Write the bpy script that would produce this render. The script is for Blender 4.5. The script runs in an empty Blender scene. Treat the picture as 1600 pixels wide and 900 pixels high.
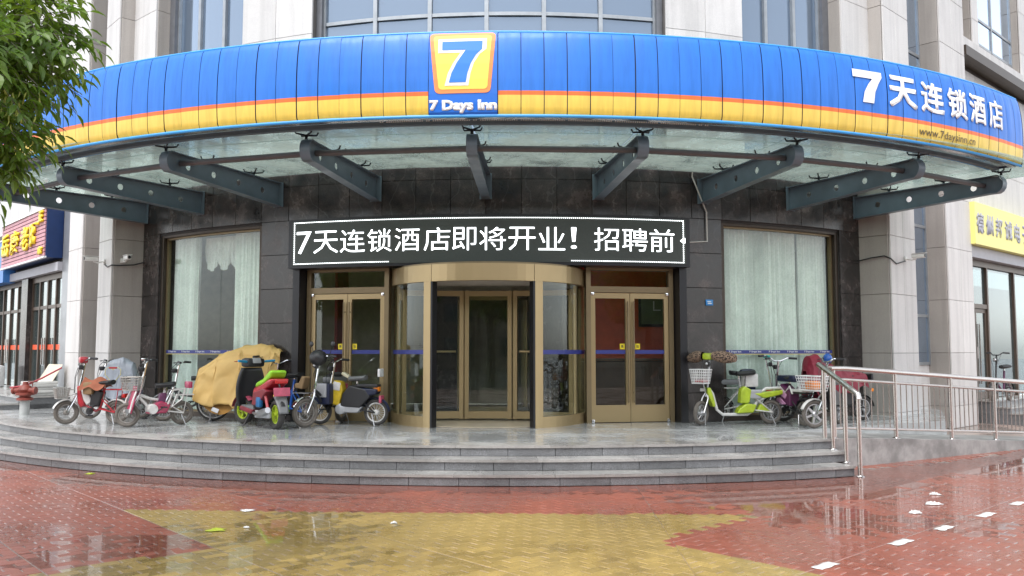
import bpy, bmesh, math, random
from mathutils import Vector, Matrix, noise

# ------------------------------------------------------------------ camera, sky, light
RAD = math.radians
scene = bpy.context.scene
COL = scene.collection
cam_data = bpy.data.cameras.new('camera')
cam_data.sensor_width = 36.0
cam_data.lens = 1325.0 / 1600.0 * 36.0
cam_data.clip_end = 2000
cam = bpy.data.objects.new('camera', cam_data)
COL.objects.link(cam)
cam.location = (1.0, -24.7, 1.6)
cam.rotation_euler = (math.pi / 2 + 0.0735, 0, 0.041)
scene.camera = cam

SUN_EL, SUN_AZ = 62.0, 200.0            # degrees; azimuth clockwise from +Y
world = bpy.data.worlds.new('World')
scene.world = world
world.use_nodes = True
wn = world.node_tree.nodes
wl = world.node_tree.links
wn.clear()
sky = wn.new('ShaderNodeTexSky')
sky.sky_type = 'NISHITA'
sky.sun_disc = False
sky.sun_elevation = RAD(SUN_EL)
sky.sun_rotation = RAD(SUN_AZ)
sky.air_density = 1.0
sky.dust_density = 1.0
sky.ozone_density = 1.0
hs = wn.new('ShaderNodeHueSaturation')   # overcast: the cloud sheet takes most of the blue away
hs.inputs['Saturation'].default_value = 0.22
bg = wn.new('ShaderNodeBackground')
bg.inputs['Strength'].default_value = 0.15
wo = wn.new('ShaderNodeOutputWorld')
wl.new(sky.outputs[0], hs.inputs['Color'])
wl.new(hs.outputs[0], bg.inputs['Color'])
wl.new(bg.outputs[0], wo.inputs['Surface'])

sun_data = bpy.data.lights.new('sun', 'SUN')
sun_data.energy = 1.2
sun_data.angle = RAD(40)
sun_data.color = (1.0, 0.97, 0.93)
sun = bpy.data.objects.new('sun', sun_data)
COL.objects.link(sun)
_sd = Vector((math.sin(RAD(SUN_AZ)) * math.cos(RAD(SUN_EL)), math.cos(RAD(SUN_AZ)) * math.cos(RAD(SUN_EL)), math.sin(RAD(SUN_EL))))
sun.rotation_euler = _sd.to_track_quat('Z', 'Y').to_euler()
sun.location = _sd * 60

vs = scene.view_settings
vs.view_transform = 'Standard'
vs.look = 'None'
vs.exposure = 1.38
vs.gamma = 1.0
vs.use_curve_mapping = False
scene.cycles.max_bounces = 10
scene.cycles.transparent_max_bounces = 24
scene.cycles.caustics_reflective = False
scene.cycles.sample_clamp_indirect = 6.0

rnd = random.Random(7)

# ------------------------------------------------------------------ materials
MATS = {}
def nodes_of(name):
    m = bpy.data.materials.new(name)
    m.use_nodes = True
    nt = m.node_tree
    return m, nt, nt.nodes, nt.links, nt.nodes['Principled BSDF']

def noise_node(n, l, scale, detail=4.0, rough=0.55, vec=None, obj=False):
    t = n.new('ShaderNodeTexNoise')
    t.inputs['Scale'].default_value = scale
    t.inputs['Detail'].default_value = detail
    t.inputs['Roughness'].default_value = rough
    if vec is None:
        if obj:
            tc = n.new('ShaderNodeTexCoord'); vec = tc.outputs['Object']
        else:
            g = n.new('ShaderNodeNewGeometry'); vec = g.outputs['Position']
    l.new(vec, t.inputs['Vector'])
    return t

def ramp(n, l, fac, stops, interp='LINEAR'):
    r = n.new('ShaderNodeValToRGB')
    r.color_ramp.interpolation = interp
    e = r.color_ramp.elements
    while len(e) < len(stops): e.new(0.5)
    for k, (p, c) in enumerate(stops):
        e[k].position = p
        e[k].color = (c[0], c[1], c[2], 1) if not isinstance(c, (int, float)) else (c, c, c, 1)
    l.new(fac, r.inputs['Fac'])
    return r

def mat(name, col, rough=0.5, metal=0.0, var=0.12, scale=6.0, bump=0.0, bscale=60.0, rvar=0.0, coat=0.0, obj=False, rnd_shade=0.0, spec=0.5, trans=0.0):
    """principled surface with a mottled colour, optional fine relief and a per-object shade"""
    if name in MATS: return MATS[name]
    m, nt, n, l, b = nodes_of(name)
    t = noise_node(n, l, scale, obj=obj)
    lo = [max(0, c * (1 - var)) for c in col]
    hi = [min(1, c * (1 + var)) for c in col]
    r = ramp(n, l, t.outputs['Fac'], [(0.3, lo), (0.7, hi)])
    out = r.outputs['Color']
    if rnd_shade:
        oi = n.new('ShaderNodeObjectInfo')
        mr = n.new('ShaderNodeMapRange')
        mr.inputs['To Min'].default_value = 1 - rnd_shade
        mr.inputs['To Max'].default_value = 1 + rnd_shade
        l.new(oi.outputs['Random'], mr.inputs['Value'])
        mx = n.new('ShaderNodeVectorMath'); mx.operation = 'SCALE'
        l.new(out, mx.inputs[0]); l.new(mr.outputs[0], mx.inputs['Scale'])
        out = mx.outputs[0]
    l.new(out, b.inputs['Base Color'])
    b.inputs['Roughness'].default_value = rough
    b.inputs['Metallic'].default_value = metal
    b.inputs['Specular IOR Level'].default_value = spec
    b.inputs['Coat Weight'].default_value = coat
    b.inputs['Coat Roughness'].default_value = 0.08
    if trans: b.inputs['Transmission Weight'].default_value = trans
    if rvar:
        t2 = noise_node(n, l, scale * 0.6, obj=obj)
        rr = ramp(n, l, t2.outputs['Fac'], [(0.35, max(0.02, rough - rvar)), (0.65, min(1, rough + rvar))])
        l.new(rr.outputs['Color'], b.inputs['Roughness'])
    if bump:
        t3 = noise_node(n, l, bscale, 5.0, 0.6, obj=obj)
        bp = n.new('ShaderNodeBump'); bp.inputs['Strength'].default_value = bump
        bp.inputs['Distance'].default_value = 0.01
        l.new(t3.outputs['Fac'], bp.inputs['Height']); l.new(bp.outputs[0], b.inputs['Normal'])
    MATS[name] = m
    return m

def emit(name, col, strength):
    if name in MATS: return MATS[name]
    m, nt, n, l, b = nodes_of(name)
    b.inputs['Base Color'].default_value = (0.6, 0.6, 0.6, 1)
    b.inputs['Emission Color'].default_value = (*col, 1)
    b.inputs['Emission Strength'].default_value = strength
    MATS[name] = m
    return m

def glass(name, tint=(0.86, 0.93, 0.9), refl=1.0, rough=0.0, base=None, base_amt=0.0, dirt=0.0, gcol=(0.95, 0.98, 1.0)):
    """thin pane: clear with a tint, mirror share by Fresnel, optional grime film"""
    if name in MATS: return MATS[name]
    m, nt, n, l, b = nodes_of(name)
    n.remove(b)
    out = n['Material Output']
    tr = n.new('ShaderNodeBsdfTransparent'); tr.inputs['Color'].default_value = (*tint, 1)
    gl = n.new('ShaderNodeBsdfGlossy'); gl.inputs['Roughness'].default_value = rough
    gl.inputs['Color'].default_value = (*gcol, 1)
    fr = n.new('ShaderNodeFresnel'); fr.inputs['IOR'].default_value = 1.5
    mu = n.new('ShaderNodeMath'); mu.operation = 'MULTIPLY'; mu.use_clamp = True
    mu.inputs[1].default_value = refl
    bf = n.new('ShaderNodeNewGeometry'); mi = n.new('ShaderNodeMapRange')      # same share on both faces of the pane
    mi.inputs['To Min'].default_value = 1.5; mi.inputs['To Max'].default_value = 1 / 1.5
    l.new(bf.outputs['Backfacing'], mi.inputs['Value']); l.new(mi.outputs[0], fr.inputs['IOR'])
    l.new(fr.outputs[0], mu.inputs[0])
    body = tr.outputs[0]
    if base is not None:
        df = n.new('ShaderNodeBsdfDiffuse'); df.inputs['Color'].default_value = (*base, 1)
        tl = n.new('ShaderNodeBsdfTranslucent'); tl.inputs['Color'].default_value = (*base, 1)
        ad = n.new('ShaderNodeMixShader'); ad.inputs[0].default_value = 0.5
        l.new(df.outputs[0], ad.inputs[1]); l.new(tl.outputs[0], ad.inputs[2])
        mx = n.new('ShaderNodeMixShader'); mx.inputs[0].default_value = base_amt
        if dirt:
            mp = n.new('ShaderNodeMapping'); g = n.new('ShaderNodeNewGeometry')
            l.new(g.outputs['Position'], mp.inputs['Vector']); mp.inputs['Scale'].default_value = (1.0, 1.0, 1.0)
            t = noise_node(n, l, 2.2, 8.0, 0.7, mp.outputs[0])
            r = ramp(n, l, t.outputs['Fac'], [(0.3, max(0, base_amt - dirt)), (0.7, min(1, base_amt + dirt))])
            l.new(r.outputs['Color'], mx.inputs[0])
        l.new(tr.outputs[0], mx.inputs[1]); l.new(ad.outputs[0], mx.inputs[2])
        body = mx.outputs[0]
    ms = n.new('ShaderNodeMixShader')
    l.new(mu.outputs[0], ms.inputs[0]); l.new(body, ms.inputs[1]); l.new(gl.outputs[0], ms.inputs[2])
    l.new(ms.outputs[0], out.inputs['Surface'])
    MATS[name] = m
    return m

# stone and building
def dark_granite():
    m, nt, n, l, b = nodes_of('dark granite')
    t1 = noise_node(n, l, 3.0, 8, 0.65); t2 = noise_node(n, l, 55.0, 3, 0.6)
    r1 = ramp(n, l, t1.outputs['Fac'], [(0.3, (0.016, 0.0145, 0.015)), (0.52, (0.036, 0.030, 0.029)), (0.70, (0.082, 0.064, 0.060))])
    r2 = ramp(n, l, t2.outputs['Fac'], [(0.35, 0.75), (0.7, 1.25)])
    mx = n.new('ShaderNodeMix'); mx.data_type = 'RGBA'; mx.blend_type = 'MULTIPLY'; mx.inputs[0].default_value = 1
    l.new(r1.outputs[0], mx.inputs['A']); l.new(r2.outputs[0], mx.inputs['B'])
    # pale veins
    w = n.new('ShaderNodeTexWave'); w.inputs['Scale'].default_value = 0.9; w.inputs['Distortion'].default_value = 14; w.inputs['Detail'].default_value = 4
    g = n.new('ShaderNodeNewGeometry'); l.new(g.outputs['Position'], w.inputs['Vector'])
    r3 = ramp(n, l, w.outputs['Fac'], [(0.985, 0.0), (1.0, 0.022)])
    ad = n.new('ShaderNodeMix'); ad.data_type = 'RGBA'; ad.blend_type = 'ADD'; ad.inputs[0].default_value = 1
    oi = n.new('ShaderNodeObjectInfo'); mr = n.new('ShaderNodeMapRange'); mr.inputs['To Min'].default_value = 0.75; mr.inputs['To Max'].default_value = 1.3
    l.new(oi.outputs['Random'], mr.inputs['Value'])
    sc = n.new('ShaderNodeVectorMath'); sc.operation = 'SCALE'
    l.new(mx.outputs['Result'], sc.inputs[0]); l.new(mr.outputs[0], sc.inputs['Scale'])
    l.new(sc.outputs[0], ad.inputs['A']); l.new(r3.outputs[0], ad.inputs['B'])
    l.new(ad.outputs['Result'], b.inputs['Base Color'])
    rr = ramp(n, l, t1.outputs['Fac'], [(0.3, 0.13), (0.7, 0.32)])
    l.new(rr.outputs[0], b.inputs['Roughness'])
    return m
MATS['dark granite'] = dark_granite()

def light_granite(name, col, streak=0.055):
    m, nt, n, l, b = nodes_of(name)
    t1 = noise_node(n, l, 90.0, 3, 0.7); t2 = noise_node(n, l, 1.3, 5, 0.6)
    mp = n.new('ShaderNodeMapping'); mp.inputs['Scale'].default_value = (3.0, 3.0, 0.16)
    g = n.new('ShaderNodeNewGeometry'); l.new(g.outputs['Position'], mp.inputs['Vector'])
    t3 = noise_node(n, l, 2.0, 5, 0.6, mp.outputs[0])
    lo = [c * 0.86 for c in col]; hi = [min(1, c * 1.1) for c in col]
    r1 = ramp(n, l, t1.outputs['Fac'], [(0.3, lo), (0.7, hi)])
    r2 = ramp(n, l, t2.outputs['Fac'], [(0.3, 0.92), (0.7, 1.04)])
    r3 = ramp(n, l, t3.outputs['Fac'], [(0.36, 1 - streak * 2.2), (0.55, 1.0)])
    out = r1.outputs[0]
    for r in (r2, r3):
        mx = n.new('ShaderNodeMix'); mx.data_type = 'RGBA'; mx.blend_type = 'MULTIPLY'; mx.inputs[0].default_value = 1
        l.new(out, mx.inputs['A']); l.new(r.outputs[0], mx.inputs['B']); out = mx.outputs['Result']
    oi = n.new('ShaderNodeObjectInfo'); mr = n.new('ShaderNodeMapRange'); mr.inputs['To Min'].default_value = 0.94; mr.inputs['To Max'].default_value = 1.05
    l.new(oi.outputs['Random'], mr.inputs['Value'])
    sc = n.new('ShaderNodeVectorMath'); sc.operation = 'SCALE'
    l.new(out, sc.inputs[0]); l.new(mr.outputs[0], sc.inputs['Scale'])
    l.new(sc.outputs[0], b.inputs['Base Color'])
    b.inputs['Roughness'].default_value = 0.55
    MATS[name] = m
    return m
light_granite('pale granite', (0.66, 0.64, 0.625))
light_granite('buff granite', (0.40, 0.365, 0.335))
light_granite('grey granite', (0.36, 0.355, 0.36))

def wet_stone(name, col, speck=0.25, wet=0.5, dark=0.78, rlo=0.08, rhi=0.42, nscale=1.1):
    """stone under a broken film of rain: polished where the film lies, duller where it has drained"""
    m, nt, n, l, b = nodes_of(name)
    t1 = noise_node(n, l, 120.0, 3, 0.7); t2 = noise_node(n, l, nscale, 6, 0.62); t3 = noise_node(n, l, 9.0, 5, 0.6)
    lo = [c * (1 - speck) for c in col]; hi = [min(1, c * (1 + speck)) for c in col]
    r1 = ramp(n, l, t1.outputs['Fac'], [(0.3, lo), (0.7, hi)])
    r2 = ramp(n, l, t2.outputs['Fac'], [(0.42, dark), (0.6, 1.0)])
    r3 = ramp(n, l, t3.outputs['Fac'], [(0.3, 0.86), (0.7, 1.1)])
    out = r1.outputs[0]
    for r in (r2, r3):
        mx = n.new('ShaderNodeMix'); mx.data_type = 'RGBA'; mx.blend_type = 'MULTIPLY'; mx.inputs[0].default_value = 1
        l.new(out, mx.inputs['A']); l.new(r.outputs[0], mx.inputs['B']); out = mx.outputs['Result']
    oi = n.new('ShaderNodeObjectInfo'); mr = n.new('ShaderNodeMapRange'); mr.inputs['To Min'].default_value = 0.84; mr.inputs['To Max'].default_value = 1.14
    l.new(oi.outputs['Random'], mr.inputs['Value'])
    sc = n.new('ShaderNodeVectorMath'); sc.operation = 'SCALE'
    l.new(out, sc.inputs[0]); l.new(mr.outputs[0], sc.inputs['Scale'])
    l.new(sc.outputs[0], b.inputs['Base Color'])
    rr = ramp(n, l, t2.outputs['Fac'], [(0.42, rlo), (0.62, rhi)])
    l.new(rr.outputs[0], b.inputs['Roughness'])
    b.inputs['Coat Weight'].default_value = wet
    cr = ramp(n, l, t2.outputs['Fac'], [(0.42, 0.03), (0.66, 0.35)])
    l.new(cr.outputs[0], b.inputs['Coat Roughness'])
    b.inputs['Coat IOR'].default_value = 1.33
    bp = n.new('ShaderNodeBump'); bp.inputs['Strength'].default_value = 0.12; bp.inputs['Distance'].default_value = 0.01
    l.new(t3.outputs['Fac'], bp.inputs['Height']); l.new(bp.outputs[0], b.inputs['Normal'])
    MATS[name] = m
    return m
wet_stone('terrace stone', (0.40, 0.41, 0.41), speck=0.12, rlo=0.17, rhi=0.30, dark=0.93)
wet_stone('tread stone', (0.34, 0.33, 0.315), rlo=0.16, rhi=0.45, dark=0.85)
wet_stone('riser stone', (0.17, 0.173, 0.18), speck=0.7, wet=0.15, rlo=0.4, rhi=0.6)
wet_stone('red paver', (0.285, 0.082, 0.05), speck=0.3, wet=0.26, dark=0.88, rlo=0.22, rhi=0.48, nscale=0.8)
wet_stone('yellow paver', (0.345, 0.24, 0.072), speck=0.3, wet=0.25, dark=0.85, rlo=0.22, rhi=0.5, nscale=0.8)
wet_stone('joint sand', (0.36, 0.27, 0.23), speck=0.3, wet=0.4, rlo=0.2, rhi=0.5)
wet_stone('concrete', (0.36, 0.355, 0.345), speck=0.15, wet=0.15, dark=0.6, rlo=0.45, rhi=0.7, nscale=2.2)

mat('white paint', (0.78, 0.78, 0.76), 0.4, var=0.06)
mat('bronze frame', (0.22, 0.165, 0.09), 0.38, 0.4, var=0.06, scale=3)
mat('gold frame', (0.40, 0.30, 0.16), 0.32, 0.55, var=0.03, scale=2)
mat('dark bronze', (0.055, 0.04, 0.03), 0.4, 0.4)
mat('black metal', (0.012, 0.012, 0.015), 0.35, 0.2)
mat('wall backing', (0.05, 0.048, 0.047), 0.8)
mat('pale backing', (0.13, 0.12, 0.115), 0.9)
mat('beam paint', (0.115, 0.155, 0.19), 0.38, var=0.12, scale=4, rvar=0.08)
mat('tube paint', (0.10, 0.10, 0.105), 0.42, var=0.1)
mat('steel', (0.62, 0.58, 0.55), 0.24, 1.0, var=0.05)
mat('chrome', (0.75, 0.75, 0.76), 0.14, 1.0, var=0.03)
mat('mullion', (0.33, 0.35, 0.37), 0.4, 0.5)
mat('jamb grey', (0.16, 0.165, 0.18), 0.4, 0.3)
mat('soffit', (0.55, 0.52, 0.47), 0.6)
glass('door glass', (0.91, 0.94, 0.91), 0.9)
glass('window glass', (0.94, 0.975, 0.955), 0.7)
glass('canopy glass', (0.82, 0.91, 0.87), 0.4, 0.05, base=(0.56, 0.62, 0.58), base_amt=0.45, dirt=0.4)
glass('facade glass', (0.30, 0.36, 0.42), 4.5, 0.02, base=(0.19, 0.26, 0.36), base_amt=0.8, gcol=(0.70, 0.83, 1.0))

# ------------------------------------------------------------------ mesh helpers
class MB:
    def __init__(self):
        self.v = []; self.f = []
    def add(self, vs_, fs_, M=None):
        o = len(self.v)
        for p in vs_:
            p = Vector(p)
            if M is not None: p = M @ p
            self.v.append(tuple(p))
        for f in fs_: self.f.append(tuple(i + o for i in f))
        return self
    def box(self, c, s, M=None, rz=0.0, rx=0.0, ry=0.0):
        x, y, z = s[0] / 2, s[1] / 2, s[2] / 2
        T = Matrix.Translation(c)
        if rz or rx or ry:
            T = T @ Matrix.Rotation(rz, 4, 'Z') @ Matrix.Rotation(ry, 4, 'Y') @ Matrix.Rotation(rx, 4, 'X')
        if M is not None: T = M @ T
        vs_ = [(-x, -y, -z), (x, -y, -z), (x, y, -z), (-x, y, -z), (-x, -y, z), (x, -y, z), (x, y, z), (-x, y, z)]
        return self.add(vs_, [(0, 3, 2, 1), (4, 5, 6, 7), (0, 1, 5, 4), (1, 2, 6, 5), (2, 3, 7, 6), (3, 0, 4, 7)], T)
    def rbox(self, c, s, b, M=None, rz=0.0, ry=0.0, rx=0.0):
        """box with all edges chamfered by b"""
        T = Matrix.Translation(c) @ Matrix.Rotation(rz, 4, 'Z') @ Matrix.Rotation(ry, 4, 'Y') @ Matrix.Rotation(rx, 4, 'X')
        if M is not None: T = M @ T
        bm = bmesh.new()
        bmesh.ops.create_cube(bm, size=1.0)
        for v in bm.verts: v.co = Vector((v.co.x * s[0], v.co.y * s[1], v.co.z * s[2]))
        bmesh.ops.bevel(bm, geom=list(bm.edges), offset=b, segments=2, affect='EDGES', profile=0.6)
        bm.verts.index_update()
        self.add([v.co.copy() for v in bm.verts], [[v.index for v in f.verts] for f in bm.faces], T)
        bm.free(); return self
    def tube(self, pts, r, n=8, closed=False, caps=True, M=None):
        pts = [Vector(p) for p in pts]
        m = len(pts)
        rr = r if isinstance(r, (list, tuple)) else [r] * m
        tang = []
        for i in range(m):
            a = pts[(i - 1) % m] if (i > 0 or closed) else pts[i]
            c = pts[(i + 1) % m] if (i < m - 1 or closed) else pts[i]
            t = (c - a)
            tang.append(t.normalized() if t.length > 1e-9 else Vector((0, 0, 1)))
        up = Vector((0, 0, 1)) if abs(tang[0].z) < 0.9 else Vector((1, 0, 0))
        nrm = (up - tang[0] * up.dot(tang[0])).normalized()
        vs_ = []
        for i in range(m):
            nrm = (nrm - tang[i] * nrm.dot(tang[i]))
            if nrm.length < 1e-6: nrm = tang[i].orthogonal()
            nrm.normalize()
            bn = tang[i].cross(nrm)
            for k in range(n):
                a = 2 * math.pi * k / n
                vs_.append(pts[i] + (nrm * math.cos(a) + bn * math.sin(a)) * rr[i])
        fs_ = []
        segs = m if closed else m - 1
        for i in range(segs):
            j = (i + 1) % m
            for k in range(n):
                k2 = (k + 1) % n
                fs_.append((i * n + k, i * n + k2, j * n + k2, j * n + k))
        if caps and not closed:
            fs_.append(tuple(range(n - 1, -1, -1)))
            fs_.append(tuple((m - 1) * n + k for k in range(n)))
        return self.add(vs_, fs_, M)
    def torus(self, c, R, r, axis='Y', n=24, k=8, sy=1.0, M=None):
        vs_ = []; fs_ = []
        for i in range(n):
            a = 2 * math.pi * i / n
            for j in range(k):
                b_ = 2 * math.pi * j / k
                rad = R + r * math.cos(b_); off = r * sy * math.sin(b_)
                p = (rad * math.cos(a), off, rad * math.sin(a)) if axis == 'Y' else ((rad * math.cos(a), rad * math.sin(a), off) if axis == 'Z' else (off, rad * math.cos(a), rad * math.sin(a)))
                vs_.append((p[0] + c[0], p[1] + c[1], p[2] + c[2]))
        for i in range(n):
            for j in range(k):
                i2 = (i + 1) % n; j2 = (j + 1) % k
                fs_.append((i * k + j, i * k + j2, i2 * k + j2, i2 * k + j))
        return self.add(vs_, fs_, M)
    def lathe(self, prof, n=16, M=None):
        """profile [(r, z)] about Z"""
        vs_ = []; fs_ = []
        m = len(prof)
        for r, z in prof:
            for k in range(n):
                a = 2 * math.pi * k / n
                vs_.append((r * math.cos(a), r * math.sin(a), z))
        for i in range(m - 1):
            for k in range(n):
                k2 = (k + 1) % n
                fs_.append((i * n + k, i * n + k2, (i + 1) * n + k2, (i + 1) * n + k))
        fs_.append(tuple(range(n - 1, -1, -1))); fs_.append(tuple((m - 1) * n + k for k in range(n)))
        return self.add(vs_, fs_, M)
    def prism(self, poly, y0, y1, M=None, b=0.0):
        """outline in x,z pushed along y; b insets the two faces for a soft edge"""
        k = len(poly)
        cx = sum(p[0] for p in poly) / k; cz = sum(p[1] for p in poly) / k
        vs_ = []; fs_ = []
        if b:
            def ins(p):
                d = math.hypot(p[0] - cx, p[1] - cz) or 1
                q = max(0, (d - b) / d)
                return (cx + (p[0] - cx) * q, cz + (p[1] - cz) * q)
            rings = [([ins(p) for p in poly], y0), (poly, y0 + b), (poly, y1 - b), ([ins(p) for p in poly], y1)]
        else:
            rings = [(poly, y0), (poly, y1)]
        for pl, y in rings:
            for p in pl: vs_.append((p[0], y, p[1]))
        for i in range(len(rings) - 1):
            for a in range(k):
                a2 = (a + 1) % k
                fs_.append((i * k + a, i * k + a2, (i + 1) * k + a2, (i + 1) * k + a))
        fs_.append(tuple(range(k - 1, -1, -1))); e = (len(rings) - 1) * k
        fs_.append(tuple(e + a for a in range(k)))
        return self.add(vs_, fs_, M)
    def ell(self, c, s, n=12, m=8, M=None):
        vs_ = []; fs_ = []
        for i in range(1, m):
            a = math.pi * i / m
            for k in range(n):
                t = 2 * math.pi * k / n
                vs_.append((c[0] + s[0] * math.sin(a) * math.cos(t), c[1] + s[1] * math.sin(a) * math.sin(t), c[2] + s[2] * math.cos(a)))
        top = len(vs_); vs_.append((c[0], c[1], c[2] + s[2])); vs_.append((c[0], c[1], c[2] - s[2]))
        for k in range(n):
            k2 = (k + 1) % n
            fs_.append((top, k, k2)); fs_.append((top + 1, (m - 2) * n + k2, (m - 2) * n + k))
            for i in range(m - 2):
                fs_.append((i * n + k, (i + 1) * n + k, (i + 1) * n + k2, i * n + k2))
        return self.add(vs_, fs_, M)
    def grid(self, fn, nu, nv, M=None):
        vs_ = [fn(i / nu, j / nv) for i in range(nu + 1) for j in range(nv + 1)]
        fs_ = [(i * (nv + 1) + j, (i + 1) * (nv + 1) + j, (i + 1) * (nv + 1) + j + 1, i * (nv + 1) + j + 1) for i in range(nu) for j in range(nv)]
        return self.add(vs_, fs_, M)
    def arcbox(self, a0, a1, r0, r1, z0, z1, n=8, cy=0.0, cx=0.0):
        """curved block between two angles (degrees from -Y) and two radii"""
        vs_ = []; fs_ = []
        for i in range(n + 1):
            t = RAD(a0 + (a1 - a0) * i / n)
            for r, z in ((r0, z0), (r1, z0), (r1, z1), (r0, z1)):
                vs_.append((cx + r * math.sin(t), cy - r * math.cos(t), z))
        for i in range(n):
            for k in range(4):
                k2 = (k + 1) % 4
                fs_.append((i * 4 + k, (i + 1) * 4 + k, (i + 1) * 4 + k2, i * 4 + k2))
        fs_.append((0, 1, 2, 3)); fs_.append((n * 4 + 3, n * 4 + 2, n * 4 + 1, n * 4))
        return self.add(vs_, fs_)
    def mesh(self, name, m, smooth=True, angle=35):
        me = bpy.data.meshes.new(name)
        me.from_pydata(self.v, [], self.f)
        me.validate()
        bm = bmesh.new(); bm.from_mesh(me)
        bmesh.ops.recalc_face_normals(bm, faces=bm.faces)
        bm.to_mesh(me); bm.free()
        if m is not None: me.materials.append(MATS[m] if isinstance(m, str) else m)
        if smooth:
            me.polygons.foreach_set('use_smooth', [True] * len(me.polygons))
            me.set_sharp_from_angle(angle=RAD(angle))
        return me
    def build(self, name, m, parent=None, smooth=True, angle=35):
        return link(name, self.mesh(name, m, smooth, angle), parent)

def link(name, me, parent=None, M=None):
    o = bpy.data.objects.new(name, me)
    COL.objects.link(o)
    if parent is not None: o.parent = parent
    if M is not None: o.matrix_basis = M
    return o

def empty(name, loc=(0, 0, 0), rz=0.0):
    o = bpy.data.objects.new(name, None)
    o.empty_display_size = 0.2
    COL.objects.link(o)
    o.location = loc; o.rotation_euler = (0, 0, rz)
    return o

def tag(o, label=None, cat=None, group=None, kind=None):
    if label: o['label'] = label
    if cat: o['category'] = cat
    if group: o['group'] = group
    if kind: o['kind'] = kind
    return o

SLABS = {}
def slab_mesh(w, h, t, m, b=0.004):
    """flat panel facing -Y, its front edges eased"""
    key = (round(w, 3), round(h, 3), round(t, 3), m, b)
    if key not in SLABS:
        x, z = w / 2, h / 2; y = t / 2
        vs_ = [(-x, y, -z), (x, y, -z), (x, y, z), (-x, y, z), (-x, -y + b, -z), (x, -y + b, -z), (x, -y + b, z), (-x, -y + b, z),
               (-x + b, -y, -z + b), (x - b, -y, -z + b), (x - b, -y, z - b), (-x + b, -y, z - b)]
        fs_ = [(3, 2, 1, 0), (8, 9, 10, 11)] + [(k, (k + 1) % 4, 4 + (k + 1) % 4, 4 + k) for k in range(4)] + [(4 + k, 4 + (k + 1) % 4, 8 + (k + 1) % 4, 8 + k) for k in range(4)]
        mb = MB().add(vs_, fs_)
        SLABS[key] = mb.mesh('slab', m, smooth=False)
    return SLABS[key]
def slab(name, parent, c, w, h, t, m, rz=0.0, b=0.004):
    o = link(name, slab_mesh(w, h, t, m, b), parent)
    o.location = c; o.rotation_euler = (0, 0, rz)
    return o

def on(theta, R, z=0.0, cy=0.0):
    t = RAD(theta)
    return Vector((R * math.sin(t), cy - R * math.cos(t), z))

# lettering: font outline -> flat bmesh, later wrapped on the surface that carries it
def text_bm(body, bold=0.0, res=3):
    cu = bpy.data.curves.new('txt', 'FONT')
    cu.body = body; cu.size = 1.0; cu.offset = bold; cu.resolution_u = res
    o = bpy.data.objects.new('txt', cu)
    COL.objects.link(o)
    bpy.context.view_layer.update()
    dg = bpy.context.evaluated_depsgraph_get()
    me = bpy.data.meshes.new_from_object(o.evaluated_get(dg))
    bpy.data.objects.remove(o); bpy.data.curves.remove(cu)
    bm = bmesh.new(); bm.from_mesh(me); bpy.data.meshes.remove(me)
    return bm
def fit_bm(bm, x0, x1, z0, z1):
    """scale a flat bmesh (x,y) into a rectangle"""
    xs = [v.co.x for v in bm.verts]; ys = [v.co.y for v in bm.verts]
    ax, bx, ay, by = min(xs), max(xs), min(ys), max(ys)
    for v in bm.verts:
        v.co = Vector((x0 + (v.co.x - ax) / (bx - ax) * (x1 - x0), z0 + (v.co.y - ay) / (by - ay) * (z1 - z0), v.co.z))
    return bm
def poly_bm(pts):
    bm = bmesh.new()
    f = bm.faces.new([bm.verts.new((p[0], p[1], 0)) for p in pts])
    bmesh.ops.triangulate(bm, faces=[f])
    return bm
def wrap(bm, name, m, parent, fn, cuts_u=(), cuts_z=(), th=0.0):
    """cut a flat bmesh along the given lines, map (u, z) -> fn(u, z, lift) and give it a thickness"""
    for u in cuts_u:
        bmesh.ops.bisect_plane(bm, geom=bm.verts[:] + bm.edges[:] + bm.faces[:], plane_co=(u, 0, 0), plane_no=(1, 0, 0))
    for z in cuts_z:
        bmesh.ops.bisect_plane(bm, geom=bm.verts[:] + bm.edges[:] + bm.faces[:], plane_co=(0, z, 0), plane_no=(0, 1, 0))
    bm.normal_update()
    for f in bm.faces:
        if f.normal.z < 0: f.normal_flip()
    if th:
        r = bmesh.ops.extrude_face_region(bm, geom=bm.faces[:])
        for e in r['geom']:
            if isinstance(e, bmesh.types.BMVert): e.co.z += th
    for v in bm.verts: v.co = fn(v.co.x, v.co.y, v.co.z)
    me = bpy.data.meshes.new(name)
    bm.to_mesh(me); bm.free()
    me.materials.append(MATS[m] if isinstance(m, str) else m)
    return link(name, me, parent)
def bold_bm(body, w=0.03, off=0.008):
    """heavier lettering: copies of the outline shifted by a hair, each a little proud of the last"""
    out = bmesh.new()
    for k, (dx, dy) in enumerate(((0, 0), (w, 0), (0, w), (w, w), (w / 2, w / 2))):
        b2 = text_bm(body, off, 2)
        me = bpy.data.meshes.new('t'); 
        for v in b2.verts: v.co = Vector((v.co.x + dx, v.co.y + dy, 0.0003 * k))
        b2.to_mesh(me); b2.free(); out.from_mesh(me); bpy.data.meshes.remove(me)
    return out
def frange(a, b, s):
    r = []; x = math.ceil(a / s) * s
    while x < b: r.append(x); x += s
    return r
# ------------------------------------------------------------------ the ground
SC = -1.92                                   # the steps are arcs about (0, SC)
STEP_R = (12.65, 12.31, 11.98)
STEP_H = 0.134
ZT = 3 * STEP_H                              # terrace level
Q = math.sqrt(0.5)

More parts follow.
